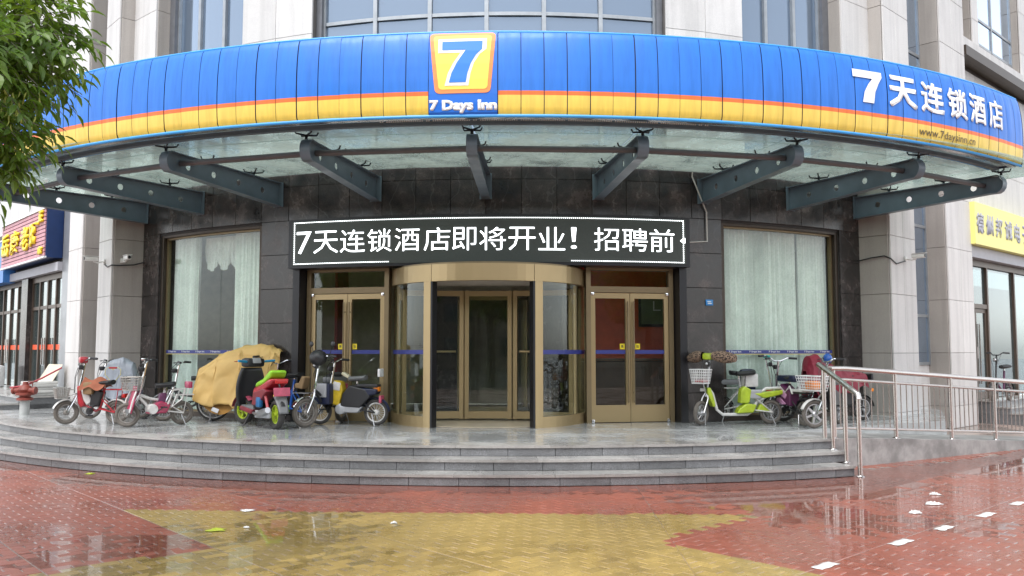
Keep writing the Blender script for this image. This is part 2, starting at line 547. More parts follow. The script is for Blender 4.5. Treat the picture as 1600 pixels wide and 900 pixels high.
def ground_h(x, y):
    """gentle unevenness of the paving; rain stands where it dips below the water level"""
    v = noise.noise((x * 0.42 + 3.1, y * 0.55 + 1.7, 0.3)) * 0.0075 + noise.noise((x * 1.3, y * 1.5, 5.0)) * 0.0012 + 0.0022
    d = math.hypot(x, y - SC) - STEP_R[0]
    if y < 0 and d > -0.5: v -= 0.0075 * math.exp(-max(0, d) / 0.75)
    return v

street = MB().add([(-160, -160, -0.06), (160, -160, -0.06), (160, 160, -0.06), (-160, 160, -0.06)], [(0, 1, 2, 3)]).build('street', mat('wet asphalt', (0.05, 0.05, 0.052), 0.25, var=0.25, scale=3, bump=0.3, bscale=90), smooth=False)
tag(street, kind='structure')
PX0, PX1, PY0, PY1 = -15.0, 17.0, -30.0, 2.0
pav = MB().grid(lambda u, v: (PX0 + (PX1 - PX0) * u, PY0 + (PY1 - PY0) * v, ground_h(PX0 + (PX1 - PX0) * u, PY0 + (PY1 - PY0) * v) - 0.0035), 128, 128).build('pavement', 'joint sand')
tag(pav, kind='structure')

def clip(poly, a, b, c):
    """keep a*x + b*y <= c"""
    out = []
    for i in range(len(poly)):
        p, q_ = poly[i], poly[(i + 1) % len(poly)]
        dp, dq = a * p[0] + b * p[1] - c, a * q_[0] + b * q_[1] - c
        if dp <= 0: out.append(p)
        if dp * dq < 0:
            t = dp / (dp - dq)
            out.append((p[0] + (q_[0] - p[0]) * t, p[1] + (q_[1] - p[1]) * t))
    return out
def area2(p):
    return abs(sum(p[i][0] * p[(i + 1) % len(p)][1] - p[(i + 1) % len(p)][0] * p[i][1] for i in range(len(p)))) / 2

SPLIT = 2.05
def is_yellow(x, y):
    if y > -16.2: return False
    if x < -1.75 - abs(y + 17.75) : return False       # red diamond on the left
    if x > 1.9 + abs(y + 17.37): return False          # red diamond on the right
    return -6.5 < x < 6.5
def brick_cells():
    GE, GS = 0.011, 0.003                     # end joints are wide and sandy, bed joints tight
    BL, BW = 0.205, 0.105
    for side in (-1, 1):
        lx, ly = (Q, Q) if side < 0 else (Q, -Q)      # long direction of the brick
        wx, wy = -ly, lx
        for j in range(-330, 330):
            for i in range(-170, 170):
                panel = j // 8
                off = (0.5 if (j % 2) else 0.0) * BL
                p = i * BL + off; w_ = j * BW
                cx, cy = p * lx + w_ * wx, p * ly + w_ * wy
                cy -= 16.0
                if not (-9.6 < cx < 11.0 and -19.6 < cy < -5.5): continue
                if (side < 0 and cx > SPLIT + 0.2) or (side > 0 and cx < SPLIT - 0.2): continue
                if math.hypot(cx, cy - SC) < STEP_R[0] - 0.1 and cx < 5.0: continue
                if cx > 4.8 and (cx - 5.0) * -0.535 + (cy + 12.8) * 0.845 > 0.12: continue   # under the ramp
                hl, hw = BL / 2 - GE / 2, BW / 2 - GS / 2
                quad = [(cx + a * hl * lx + b_ * hw * wx, cy + a * hl * ly + b_ * hw * wy) for a, b_ in ((-1, -1), (1, -1), (1, 1), (-1, 1))]
                quad = clip(quad, 1, 0, SPLIT - 0.003) if side < 0 else clip(quad, -1, 0, -(SPLIT + 0.003))
                if len(quad) < 3 or area2(quad) < 0.002: continue
                # every 1.23 m the rows start afresh: a through joint crosses the paving
                p0 = (cx * lx + (cy + 16.0) * ly)
                edge = round(p0 / (6 * BL)) * 6 * BL
                if abs(p0 - edge) < BL * 0.55:
                    c0 = edge - 16.0 * ly
                    for pc in (clip(quad, lx, ly, c0 - GE / 2), clip(quad, -lx, -ly, -(c0 + GE / 2))):
                        if len(pc) > 2 and area2(pc) > 0.0015:
                            yield sum(q_[0] for q_ in pc) / len(pc), sum(q_[1] for q_ in pc) / len(pc), pc
                    continue
                yield cx, cy, quad
WHITE_MARKS = [(3.06, -18.18), (3.95, -17.36), (4.58, -16.75), (5.28, -16.1), (5.92, -15.47)]
bricks = []
for cx, cy, quad in brick_cells():
    bricks.append((math.hypot(cx - 1.0, cy + 24.7), cx, cy, quad))
def in_view(cx, cy):
    dx, dy = cx - 1.0, cy + 24.7
    c, s = math.cos(0.041), math.sin(0.041)
    xr, yr = c * dx + s * dy, -s * dx + c * dy
    return yr > 5.9 and abs(xr / yr) < 0.615
def brick_geo(mb, cx, cy, quad, z, tilt, base=(0, 0)):
    k = len(quad); b = 0.004
    vs_ = []
    for zz, f, in ((-0.03, 0), (-b, 0), (0, b)):
        for p in quad:
            d = math.hypot(p[0] - cx, p[1] - cy) or 1
            q_ = (d - f) / d
            x, y = cx + (p[0] - cx) * q_, cy + (p[1] - cy) * q_
            vs_.append((x - base[0], y - base[1], z + zz + (x - cx) * tilt[0] + (y - cy) * tilt[1]))
    fs_ = [tuple(2 * k + i for i in range(k))]
    for r in range(2):
        for i in range(k): fs_.append((r * k + i, r * k + (i + 1) % k, (r + 1) * k + (i + 1) % k, (r + 1) * k + i))
    mb.add(vs_, fs_)
bricks.sort(key=lambda t: t[0])
n_single = 0
stuff = {'red paver': MB(), 'yellow paver': MB()}
for d, cx, cy, quad in bricks:
    m = 'yellow paver' if is_yellow(cx, cy) else 'red paver'
    z = ground_h(cx, cy) + rnd.gauss(0, 0.0006)
    tilt = (rnd.gauss(0, 0.004), rnd.gauss(0, 0.004))
    if n_single < 300 and in_view(cx, cy):
        n_single += 1
        mb = MB(); brick_geo(mb, cx, cy, quad, 0, tilt, (cx, cy))
        o = mb.build('paver', m, pav, smooth=False); o.location = (cx, cy, z)
    else:
        brick_geo(stuff[m], cx, cy, quad, z, tilt)
for m, mb in stuff.items():
    o = mb.build(m.replace(' ', '_') + 's', m, pav, smooth=False)
    tag(o, kind='stuff')

# standing rain water
def water():
    m, nt, n, l, b = nodes_of('rain water')
    n.remove(b); out = n['Material Output']
    tr = n.new('ShaderNodeBsdfTransparent'); tr.inputs['Color'].default_value = (0.93, 0.94, 0.93, 1)
    gl = n.new('ShaderNodeBsdfGlossy'); gl.inputs['Roughness'].default_value = 0.035
    fr = n.new('ShaderNodeFresnel'); fr.inputs['IOR'].default_value = 1.33
    bf = n.new('ShaderNodeNewGeometry'); mi = n.new('ShaderNodeMapRange'); mi.inputs['To Min'].default_value = 1.33; mi.inputs['To Max'].default_value = 1 / 1.33
    l.new(bf.outputs['Backfacing'], mi.inputs['Value']); l.new(mi.outputs[0], fr.inputs['IOR'])
    t = noise_node(n, l, 9.0, 3, 0.5)
    bp = n.new('ShaderNodeBump'); bp.inputs['Strength'].default_value = 0.03; bp.inputs['Distance'].default_value = 0.01
    l.new(t.outputs['Fac'], bp.inputs['Height']); l.new(bp.outputs[0], gl.inputs['Normal'])
    ms = n.new('ShaderNodeMixShader')
    l.new(fr.outputs[0], ms.inputs[0]); l.new(tr.outputs[0], ms.inputs[1]); l.new(gl.outputs[0], ms.inputs[2])
    l.new(ms.outputs[0], out.inputs['Surface'])
    MATS['rain water'] = m
water()
pud = MB().add([(-9.5, -19.5, -0.0012), (10.5, -19.5, -0.0012), (10.5, -6, -0.0012), (-9.5, -6, -0.0012)], [(0, 1, 2, 3)]).build('puddle', 'rain water', smooth=False)
tag(pud, kind='structure')

# white marker bricks in a diagonal row
for k, (x, y) in enumerate(WHITE_MARKS):
    L = 0.26 + 0.04 * (k % 2)
    mb = MB()
    def mk(u, v, L=L, k=k):
        s_ = (u - 0.5) * L; t = (v - 0.5) * 0.095
        s_ += 0.012 * math.sin(v * 9 + k); t += 0.006 * math.sin(u * 11 + k * 2)
        px_, py_ = x + s_ * Q - t * Q, y + s_ * Q + t * Q
        return (px_, py_, ground_h(px_, py_) + 0.0035)
    mb.grid(mk, 8, 3)
    me = mb.mesh('paint_mark', mat('worn road paint', (0.60, 0.60, 0.58), 0.5, var=0.2, scale=35))
    o = link('paint_mark', me)
    md = o.modifiers.new('s', 'SOLIDIFY'); md.thickness = 0.002
    tag(o, ('white painted dash on the red paving, %s in its diagonal row' % ('nearest the camera', 'second nearest the camera', 'the middle one', 'second farthest from the camera', 'cut by the right edge')[k]), 'road marking', 'white dashes on the paving')

# ------------------------------------------------------------------ entrance steps and terrace
steps = empty('entrance_steps', (0, SC, 0)); tag(steps, kind='structure')
TH_L = -62.0
for k, R in enumerate(STEP_R):
    z0 = k * STEP_H
    th_r = math.degrees(math.asin(4.97 / R)) - (0.25 if k == 0 else 0)
    core = MB().arcbox(TH_L, th_r, R - 1.2, R - 0.055, -0.05, z0 + STEP_H - 0.032, 60).build('step_core', 'wall backing', steps, smooth=False)
    pitch = math.degrees(0.60 / R)
    off = (0.0, 0.45, 0.2)[k]
    t = th_r
    first = True
    tread = None
    while t > TH_L:
        w_ = pitch * (0.5 + off if first else 1.0); first = False
        w2 = w_ * (1 + rnd.uniform(-0.0, 0.0))
        mid = t - w_ / 2
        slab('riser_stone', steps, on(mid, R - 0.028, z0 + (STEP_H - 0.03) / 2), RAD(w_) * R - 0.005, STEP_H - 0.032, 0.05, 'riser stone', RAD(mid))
        t -= w_
    t = th_r; first = True
    depth = 0.37 if k < 2 else 0.36
    while t > TH_L:
        w_ = pitch * 2 * (0.3 + off / 2 if first else 1.0)
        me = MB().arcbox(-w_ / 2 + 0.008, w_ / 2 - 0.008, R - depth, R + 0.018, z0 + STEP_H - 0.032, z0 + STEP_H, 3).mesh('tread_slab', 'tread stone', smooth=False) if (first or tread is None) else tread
        if not first: tread = me
        o = link('tread_slab', me, steps); o.rotation_euler = (0, 0, RAD(t - w_ / 2))
        first = False
        t -= w_

RAMP_A, RAMP_B = Vector((4.93, -12.86)), Vector((10.2, -9.52))
ramp_dir = (RAMP_B - RAMP_A).normalized()
ramp_in = Vector((-ramp_dir.y, ramp_dir.x))
terr_poly = [on(TH_L + (24.4 - TH_L) * i / 60, 11.62, 0, SC) for i in range(61)]
terr_xy = [(p.x, p.y) for p in terr_poly]
pa = RAMP_A + ramp_in * 1.12; pb = RAMP_A + ramp_dir * 4.2 + ramp_in * 1.12
terr_xy += [(4.93, -12.50), (pa.x, pa.y), (pb.x, pb.y), (9.0, -7.0), (9.0, -2), (-11.0, -2)]
terrace = MB().add([(x, y, ZT - 0.004) for x, y in terr_xy] + [(x, y, -0.04) for x, y in terr_xy],
                   [tuple(range(len(terr_xy)))] + [(i, (i + 1) % len(terr_xy), len(terr_xy) + (i + 1) % len(terr_xy), len(terr_xy) + i) for i in range(len(terr_xy))]).build('terrace', 'terrace stone', smooth=False)
tag(terrace, kind='structure')
ring_edges = [11.615, 11.0, 10.4, 9.8, 9.2, 8.6, 8.0, 7.4]
for r1, r0 in zip(ring_edges, ring_edges[1:]):
    pitch = math.degrees(0.62 / r1)
    me = MB().arcbox(-pitch / 2 + 0.010, pitch / 2 - 0.010, r0 + 0.003, r1 - 0.002, ZT - 0.03, ZT, 2).mesh('floor_slab', 'terrace stone', smooth=False)
    t = -52.0 + (pitch / 2 if int(r1 * 10) % 2 else 0)
    while t < 44:
        c = on(t, (r0 + r1) / 2, 0, SC)
        inner = math.hypot(c.x, c.y) > 10.25
        rel = Vector((c.x, c.y)) - RAMP_A
        ok = (t + pitch / 2 < 24.2) or (rel.dot(ramp_in) > 1.5 and c.x < 7.9)
        if t + pitch / 2 >= 24.2 and rel.dot(ramp_in) <= 1.5: ok = False
        if inner and ok and not (abs(t) < 10.8 and r1 < 9.0):
            o = link('floor_slab', me, terrace); o.location = (0, SC, 0); o.rotation_euler = (0, 0, RAD(t))
        t += pitch

# wheelchair ramp on the right, its low side wall of rendered concrete
def ramp_z(d): return ZT - 0.004 - 0.062 * max(0, d - 0.25)
L_R = (RAMP_B - RAMP_A).length
rmp = MB()
nseg = 12
vs_, fs_ = [], []
for i in range(nseg + 1):
    d = L_R * i / nseg
    for off, top in ((0, 1), (1.12, 1), (1.12, 0), (0, 0)):
        p = RAMP_A + ramp_dir * d + ramp_in * off
        vs_.append((p.x, p.y, ramp_z(d) if top else -0.06))
for i in range(nseg):
    for k in range(4):
        fs_.append((i * 4 + k, (i + 1) * 4 + k, (i + 1) * 4 + (k + 1) % 4, i * 4 + (k + 1) % 4))
fs_ += [(0, 1, 2, 3), (nseg * 4 + 3, nseg * 4 + 2, nseg * 4 + 1, nseg * 4)]
ramp_o = rmp.add(vs_, fs_).build('ramp', 'concrete', smooth=False)
tag(ramp_o, kind='structure')

# ------------------------------------------------------------------ hotel building
hotel = empty('hotel_building', (0, 0, 0))
tag(hotel, 'curved corner hotel front in dark granite below and pale granite piers with blue glass above', 'building')
RW = 10.87
def granite_curve(th0, th1, zs, cols, m='dark granite', R=RW, t=0.03, gap=0.006):
    for i in range(cols):
        a, b_ = th0 + (th1 - th0) * i / cols, th0 + (th1 - th0) * (i + 1) / cols
        mid = (a + b_) / 2
        w_ = 2 * R * math.sin(RAD(b_ - a) / 2) - gap
        for z0, z1 in zip(zs, zs[1:]):
            c = on(mid, R * math.cos(RAD(b_ - a) / 2) - t / 2, (z0 + z1) / 2)
            slab('granite_panel', hotel, c, w_, z1 - z0 - gap * 0.7, t, m, RAD(mid))
zr = [ZT, 0.89, 1.48, 2.07, 2.66, 3.25, 3.84]
for s in (-1, 1):
    granite_curve(*sorted((s * 17.95, s * 21.6)), zr, 1)
    granite_curve(*sorted((s * 36.5, s * 40.3)), zr, 1)
    MB().arcbox(*sorted((s * 17.95, s * 21.6)), RW - 0.7, RW - 0.032, ZT, 3.84, 4).build('pier_core', 'wall backing', hotel, smooth=False)
    MB().arcbox(*sorted((s * 36.5, s * 40.3)), RW - 0.6, RW - 0.032, ZT, 3.84, 4).build('pier_core', 'wall backing', hotel, smooth=False)
granite_curve(-40.3, 40.3, [3.84, 4.43, 5.02], 26)
MB().arcbox(-40.3, 40.3, RW - 0.5, RW - 0.036, 3.80, 5.02, 52).build('lintel', 'wall backing', hotel, smooth=False)
# dark metal jambs either side of the entrance bay
for s in (-1, 1):
    MB().arcbox(*sorted((s * 17.25, s * 17.93)), RW - 0.5, RW + 0.02, ZT, 3.0, 2).build('jamb', 'black metal', hotel, smooth=False)

# big shop windows, curtains behind
def curved_frame(th0, th1, R, z0, z1, wdeg, wz, depth, m, name='window_frame', parent=None, bottom=True):
    mb = MB()
    mb.arcbox(th0, th0 + wdeg, R - depth, R, z0, z1, 1)
    mb.arcbox(th1 - wdeg, th1, R - depth, R, z0, z1, 1)
    mb.arcbox(th0 + wdeg, th1 - wdeg, R - depth, R - 0.002, z1 - wz, z1, 8)
    if bottom: mb.arcbox(th0 + wdeg, th1 - wdeg, R - depth, R - 0.002, z0, z0 + wz, 8)
    return mb.build(name, m, parent or hotel, smooth=False)
STRIP_Z = 1.575
mat('strip blue', (0.03, 0.04, 0.22), 0.4, var=0.04)
mat('strip yellow', (0.62, 0.50, 0.12), 0.4, var=0.04)
mat('print white', (0.75, 0.76, 0.78), 0.5, var=0.02)
def cyl_map(R):
    return lambda u, z, l: Vector(((R + l) * math.sin(u / R), -(R + l) * math.cos(u / R), z))
strip_txt = None
def strip(th0, th1, R, parent, n_txt, z=STRIP_Z, letters=True):
    MB().arcbox(th0, th1, R + 0.001, R + 0.004, z - 0.032, z + 0.032, 10).build('safety_strip', 'strip blue', parent, smooth=False)
    MB().arcbox(th0, th1, R + 0.001, R + 0.004, z - 0.046, z - 0.034, 10).build('safety_strip', 'strip yellow', parent, smooth=False)
    if letters:
        for k in range(n_txt):
            c = RAD(th0 + (th1 - th0) * (k + 0.5) / n_txt) * R
            bm = fit_bm(text_bm('7 Days Inn', 0.03, 1), c - 0.13, c + 0.13, z - 0.018, z + 0.02)
            wrap(bm, 'strip_lettering', 'print white', parent, lambda u, z_, l, R=R: cyl_map(R)(u, z_, l + 0.006))
for s in (-1, 1):
    th0, th1 = sorted((s * 21.6, s * 36.5))
    curved_frame(th0, th1, RW - 0.05, ZT, 3.84, 0.42, 0.085, 0.16, 'dark bronze')
    curved_frame(th0 + 0.42, th1 - 0.42, RW - 0.12, ZT + 0.085, 3.755, 0.18, 0.035, 0.07, 'bronze frame')
    cuts = [th0 + 0.6] + ([th0 + 0.6 + (th1 - th0 - 1.2) * f for f in ((0.36, 0.70) if s > 0 else (0.36, 0.62))]) + [th1 - 0.6]
    for a, b_ in zip(cuts, cuts[1:]):
        p = MB().arcbox(a + 0.02, b_ - 0.02, RW - 0.162, RW - 0.15, ZT + 0.12, 3.72, 4).build('pane', 'window glass', hotel)
    strip(cuts[0], cuts[-1], RW - 0.148, hotel, 6)

# upper storeys
def upper_window(th0, th1, n, R, z0, z1, transoms):
    mb = MB()
    for k in range(n + 1):
        a = th0 + (th1 - th0) * k / n
        mb.arcbox(a - 0.18, a + 0.18, R - 0.08, R + 0.05, z0, z1, 1)
    for z in transoms:
        mb.arcbox(th0, th1, R - 0.06, R + 0.03, z - 0.03, z + 0.03, 3 * n)
    mb.build('mullion', 'mullion', hotel, smooth=False)
    zz = [z0] + list(transoms) + [z1]
    for k in range(n):
        a, b_ = th0 + (th1 - th0) * k / n + 0.19, th0 + (th1 - th0) * (k + 1) / n - 0.19
        for p, q_ in zip(zz, zz[1:]):
            j = rnd.uniform(-0.008, 0.008)
            MB().arcbox(a, b_, R - 0.02 + j, R - 0.008 + j * 0.4, p + 0.032, q_ - 0.032, 1).build('pane', 'facade glass', hotel, smooth=False)
ZTOP = 12.5
upper_window(-15.4, 15.4, 6, RW - 0.10, 5.02, ZTOP, [7.27, 9.3])
for s in (-1, 1):
    th0, th1 = sorted((s * 23.7, s * 34.6))
    upper_window(th0, th1, 3, RW - 0.10, 5.02, ZTOP, [7.05, 9.3])
    a, b_ = sorted((s * 34.6, s * 35.6))
    MB().arcbox(a, b_, RW - 0.5, RW + 0.02, 5.02, ZTOP, 1).build('jamb', 'jamb grey', hotel, smooth=False)
    a, b_ = sorted((s * 15.4, s * 15.95))
    MB().arcbox(a, b_, RW - 0.5, RW + 0.02, 5.02, ZTOP, 1).build('jamb', 'jamb grey', hotel, smooth=False)
rooms = MB().arcbox(-40, 40, RW - 1.6, RW - 1.5, 4.95, ZTOP, 40).build('inner_wall', mat('dim interior', (0.10, 0.11, 0.12), 0.9), hotel, smooth=False)
zl = [5.0, 5.95, 7.05, 8.15, 9.25, 10.35, 11.45, 12.55]
for s in (-1, 1):
    th0, th1 = sorted((s * 15.95, s * 23.7))
    granite_curve(th0, th1, zl, 2, 'pale granite', RW + 0.16, 0.04, 0.008)
    MB().arcbox(th0 + 0.05, th1 - 0.05, RW - 0.6, RW + 0.115, 5.0, ZTOP, 6).build('pier_core', 'pale backing', hotel, smooth=False)
    th0, th1 = sorted((s * 35.6, s * 40.2))
    granite_curve(th0, th1, zl, 1, 'pale granite', RW + 0.30, 0.04, 0.008)
    MB().arcbox(th0 + 0.1, th1 - 0.1, RW - 0.6, RW + 0.255, 5.0, ZTOP, 4).build('pier_core', 'pale backing', hotel, smooth=False)
    # inward cheek of that pier
    for z0, z1 in zip(zl, zl[1:]):
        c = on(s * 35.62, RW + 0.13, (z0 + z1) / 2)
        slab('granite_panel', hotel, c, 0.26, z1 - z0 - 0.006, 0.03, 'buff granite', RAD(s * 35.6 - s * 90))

# straight flanks receding at 45 degrees on both sides
def fl(side, s, n, z=0.0):
    return Vector((side * (7.4 + (s + n) * Q), -8.73 + (s - n) * Q, z))
def fl_box(mb, side, s0, s1, n0, n1, z0, z1):
    c = fl(side, (s0 + s1) / 2, (n0 + n1) / 2, (z0 + z1) / 2)
    mb.box(c, (s1 - s0, n1 - n0, z1 - z0), rz=RAD(45) * side)
    return mb
def fl_front(side, s0, s1, n, zs, m, cols=1, parent=None, name='granite_panel', t=0.03, gap=0.007):
    for k in range(cols):
        a, b_ = s0 + (s1 - s0) * k / cols, s0 + (s1 - s0) * (k + 1) / cols
        for z0, z1 in zip(zs, zs[1:]):
            slab(name, parent or hotel, fl(side, (a + b_) / 2, n - t / 2, (z0 + z1) / 2), b_ - a - gap, z1 - z0 - gap, t, m, RAD(45) * side)
def fl_cheek(side, s, n0, n1, zs, m, parent=None, t=0.03, gap=0.007):
    """face looking back towards the entrance"""
    for z0, z1 in zip(zs, zs[1:]):
        slab('granite_panel', parent or hotel, fl(side, s + t / 2, (n0 + n1) / 2, (z0 + z1) / 2), n1 - n0 - gap, z1 - z0 - gap, t, m, -RAD(45) * side)
zp = [0.0, 0.45, 1.55, 2.65, 3.75, 4.85, 5.95, 7.05, 8.15, 9.25, 10.35, 11.45, 12.55]
DIM = {1: dict(a=1.12, b0=2.75, b1=4.15), -1: dict(a=0.78, b0=1.90, b1=2.85)}
for side in (1, -1):
    D_ = DIM[side]
    # pier beside the lobby
    fl_front(side, 0, D_['a'], 0, zp, 'pale granite', 2 if side > 0 else 1)
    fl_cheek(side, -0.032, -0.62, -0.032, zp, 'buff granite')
    mb = MB(); fl_box(mb, side, 0.002, D_['a'] - 0.01, -1.0, -0.034, -0.05, ZTOP); mb.build('pier_core', 'pale backing', hotel, smooth=False)
    # dark granite return between the curved wall and that pier
    # recessed strip window
    r = -0.42
    mb = MB(); fl_box(mb, side, D_['a'] - 0.01, D_['b0'] + 0.02, -1.0, r - 0.06, -0.05, 1.30); fl_box(mb, side, D_['a'] - 0.01, D_['b0'] + 0.02, -1.0, r - 0.5, 1.3, ZTOP)
    mb.build('recess_core', 'pale backing', hotel, smooth=False)
    fl_front(side, D_['a'], D_['b0'], r - 0.02, [0.0, 0.45, 1.3], 'pale granite')
    mb = MB()
    sm = (D_['a'] + D_['b0']) / 2
    for a in (D_['a'] + 0.03, sm, D_['b0'] - 0.03): fl_box(mb, side, a - 0.03, a + 0.03, r - 0.06, r + 0.02, 1.30, ZTOP)
    tz = [1.33, 2.32, 4.2, 6.0, 7.9, 9.8]
    for z in tz: fl_box(mb, side, D_['a'] + 0.06, D_['b0'] - 0.06, r - 0.05, r + 0.01, z - 0.03, z + 0.03)
    mb.build('mullion', 'mullion', hotel, smooth=False)
    for a, b_ in ((D_['a'] + 0.06, sm - 0.03), (sm + 0.03, D_['b0'] - 0.06)):
        for z0, z1 in zip(tz, tz[1:] + [ZTOP]):
            mb = MB(); fl_box(mb, side, a, b_, r - 0.025, r - 0.013, z0 + 0.03, z1 - 0.03); mb.build('pane', 'facade glass', hotel, smooth=False)
    # second pier
    fl_front(side, D_['b0'], D_['b1'], 0, zp, 'pale granite', 2 if side > 0 else 1)
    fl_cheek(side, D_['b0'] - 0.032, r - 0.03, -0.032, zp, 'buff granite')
    mb = MB(); fl_box(mb, side, D_['b0'] + 0.002, D_['b1'] - 0.01, -1.0, -0.034, -0.05, ZTOP); mb.build('pier_core', 'pale backing', hotel, smooth=False)
    # body of the wing above its shop fronts
    S1 = 16.0
    mb = MB(); fl_box(mb, side, D_['b1'] - 0.01, S1, -1.2, -0.33, 4.85, ZTOP); mb.build('wing_wall', 'pale backing', hotel, smooth=False)
    n_w = -0.30
    if side > 0:
        fl_front(side, D_['b1'], S1, n_w, [4.85, 5.95, 7.05, 8.12], 'pale granite', 8)
        mb = MB(); fl_box(mb, side, D_['b1'] + 0.02, S1, n_w, n_w + 0.34, 8.2, 8.42); mb.build('ledge', 'dark bronze', hotel, smooth=False)
        mb = MB(); fl_box(mb, side, D_['b1'] + 0.0, S1, n_w, n_w + 0.30, 8.425, 8.62); mb.build('ledge', 'pale granite', hotel, smooth=False)
        # windows over the ledge, deep reveals
        for a in (5.3, 9.3):
            mb = MB(); fl_box(mb, side, a - 0.02, a + 3.0, n_w - 0.02, n_w + 0.0, 8.9, 11.6); mb.build('window_back', 'jamb grey', hotel, smooth=False)
            mb = MB()
            for q_ in (0, 1, 2): fl_box(mb, side, a + q_ * 1.47, a + q_ * 1.47 + 0.06, n_w, n_w + 0.05, 8.9, 11.6)
            for z in (8.93, 9.55, 11.57): fl_box(mb, side, a + 0.06, a + 2.94, n_w, n_w + 0.04, z - 0.03, z + 0.03)
            mb.build('mullion', 'mullion', hotel, smooth=False)
            for q_ in (0, 1):
                for z0, z1 in ((8.96, 9.52), (9.58, 11.54)):
                    mb = MB(); fl_box(mb, side, a + 0.07 + q_ * 1.47, a + 1.46 + q_ * 1.47, n_w + 0.012, n_w + 0.02, z0, z1); mb.build('pane', 'facade glass', hotel, smooth=False)
        for a, b_ in ((D_['b1'] + 0.75, 5.3), (8.3, 9.3), (12.3, S1)):
            fl_front(side, a, b_, n_w + 0.24, [8.63, 9.25, 10.35, 11.45, 12.55], 'pale granite')
            mb = MB(); fl_box(mb, side, a + 0.005, b_ - 0.005, n_w - 0.3, n_w + 0.206, 8.63, ZTOP); mb.build('pier_core', 'pale backing', hotel, smooth=False)
            fl_cheek(side, a - 0.03, n_w + 0.005, n_w + 0.2, [8.63, 9.25, 10.35, 11.45, 12.55], 'buff granite')
    else:
        fl_front(side, D_['b1'], S1, n_w, [4.85, 5.95, 7.05, 8.15, 9.25, 10.35, 11.45, 12.55], 'pale granite', 8)
# roof over everything so that no light falls in from above
rp = [on(-42 + 84 * i / 20, RW - 0.55, ZTOP) for i in range(21)]
rp = [fl(-1, 16, -0.4, ZTOP), fl(-1, 0, -0.9, ZTOP)] + rp + [fl(1, 0, -0.9, ZTOP), fl(1, 16, -0.4, ZTOP), Vector((18.0, 9, ZTOP)), Vector((-18.0, 9, ZTOP))]
MB().add([tuple(p) for p in rp] + [(p.x, p.y, ZTOP + 0.3) for p in rp], [tuple(range(len(rp))), tuple(range(len(rp), 2 * len(rp)))] + [(i, (i + 1) % len(rp), len(rp) + (i + 1) % len(rp), len(rp) + i) for i in range(len(rp))]).build('roof', 'pale backing', hotel, smooth=False)

# ------------------------------------------------------------------ lobby inside
mat('lobby wall', (0.50, 0.47, 0.34), 0.7)
mat('lobby red', (0.68, 0.10, 0.04), 0.6)
mat('lobby floor', (0.38, 0.33, 0.26), 0.18, var=0.1)
mat('dark wood', (0.06, 0.028, 0.016), 0.35)
lf = MB().add([(-8.5, -9.9, ZT + 0.004), (8.5, -9.9, ZT + 0.004), (8.5, -2.0, ZT + 0.004), (-8.5, -2.0, ZT + 0.004)], [(0, 1, 2, 3)])
lf = MB().add([tuple(on(-40 + 80 * i / 24, RW - 0.5, ZT + 0.002)) for i in range(25)] + [(8.3, -2.0, ZT + 0.002), (-8.3, -2.0, ZT + 0.002)], [tuple(range(27))]).build('lobby_floor', 'lobby floor', smooth=False)
tag(lf, kind='structure')
lw = MB().box((0, -5.6, 2.1), (14.3, 0.12, 3.38)).box((-7.2, -6.2, 2.1), (0.12, 2.6, 3.38)).box((7.2, -6.2, 2.1), (0.12, 2.6, 3.38)).build('lobby_wall', 'lobby wall', smooth=False)
tag(lw, kind='structure')
lc = MB().add([tuple(on(-40 + 80 * i / 24, RW - 0.48, 3.79)) for i in range(25)] + [(8.3, -2.0, 3.79), (-8.3, -2.0, 3.79)], [tuple(range(27))]).build('lobby_ceiling', 'white paint', smooth=False)
tag(lc, kind='structure')
rw_ = MB().box((2.75, -8.62, 2.05), (2.5, 0.12, 3.3)).build('red_partition', 'lobby red', smooth=False)
tag(rw_, 'dull red partition wall seen through the right pair of glass doors', 'partition')
ck = empty('wall_clock', (3.0, -8.71, 2.15))
MB().box((0, 0, 0.2), (0.56, 0.05, 0.62)).build('clock_case', 'black metal', ck, smooth=False)
MB().box((0, -0.032, 0.2), (0.46, 0.012, 0.52)).build('clock_face', mat('clock face', (0.16, 0.20, 0.13), 0.5), ck, smooth=False)
MB().box((0.0, -0.042, 0.28), (0.02, 0.006, 0.18)).box((0.06, -0.042, 0.2), (0.14, 0.006, 0.02)).build('clock_hand', 'print white', ck, smooth=False)
tag(ck, 'square black framed clock on the red wall behind the right glass doors', 'clock')
dk = empty('reception_desk', (2.6, -9.05, ZT))
MB().rbox((0, 0, 0.5), (2.2, 0.45, 1.0), 0.02).build('desk_body', 'dark wood', dk)
MB().rbox((0, -0.03, 1.03), (2.3, 0.50, 0.05), 0.01).build('desk_top', mat('desk top', (0.09, 0.05, 0.03), 0.2), dk)
tag(dk, 'dark wooden reception desk inside behind the right glass doors', 'desk')
pr = empty('picture_frame', (-1.9, -5.67, 1.9))
MB().box((0, -0.02, 0.4), (1.0, 0.05, 1.3)).build('frame', 'black metal', pr, smooth=False)
MB().box((0, -0.05, 0.4), (0.85, 0.012, 1.15)).build('picture', mat('dark picture', (0.05, 0.06, 0.06), 0.4), pr, smooth=False)
tag(pr, 'dark framed panel on the lobby back wall behind the left glass doors', 'picture')
vt = MB().rbox((-3.1, -7.9, ZT + 1.69), (0.06, 0.9, 3.37), 0.01).build('red_banner', mat('banner red', (0.35, 0.03, 0.03), 0.6), smooth=False)
vt.location = (0, 0, 0)
tag(vt, 'narrow red upright banner inside behind the left glass doors', 'banner')
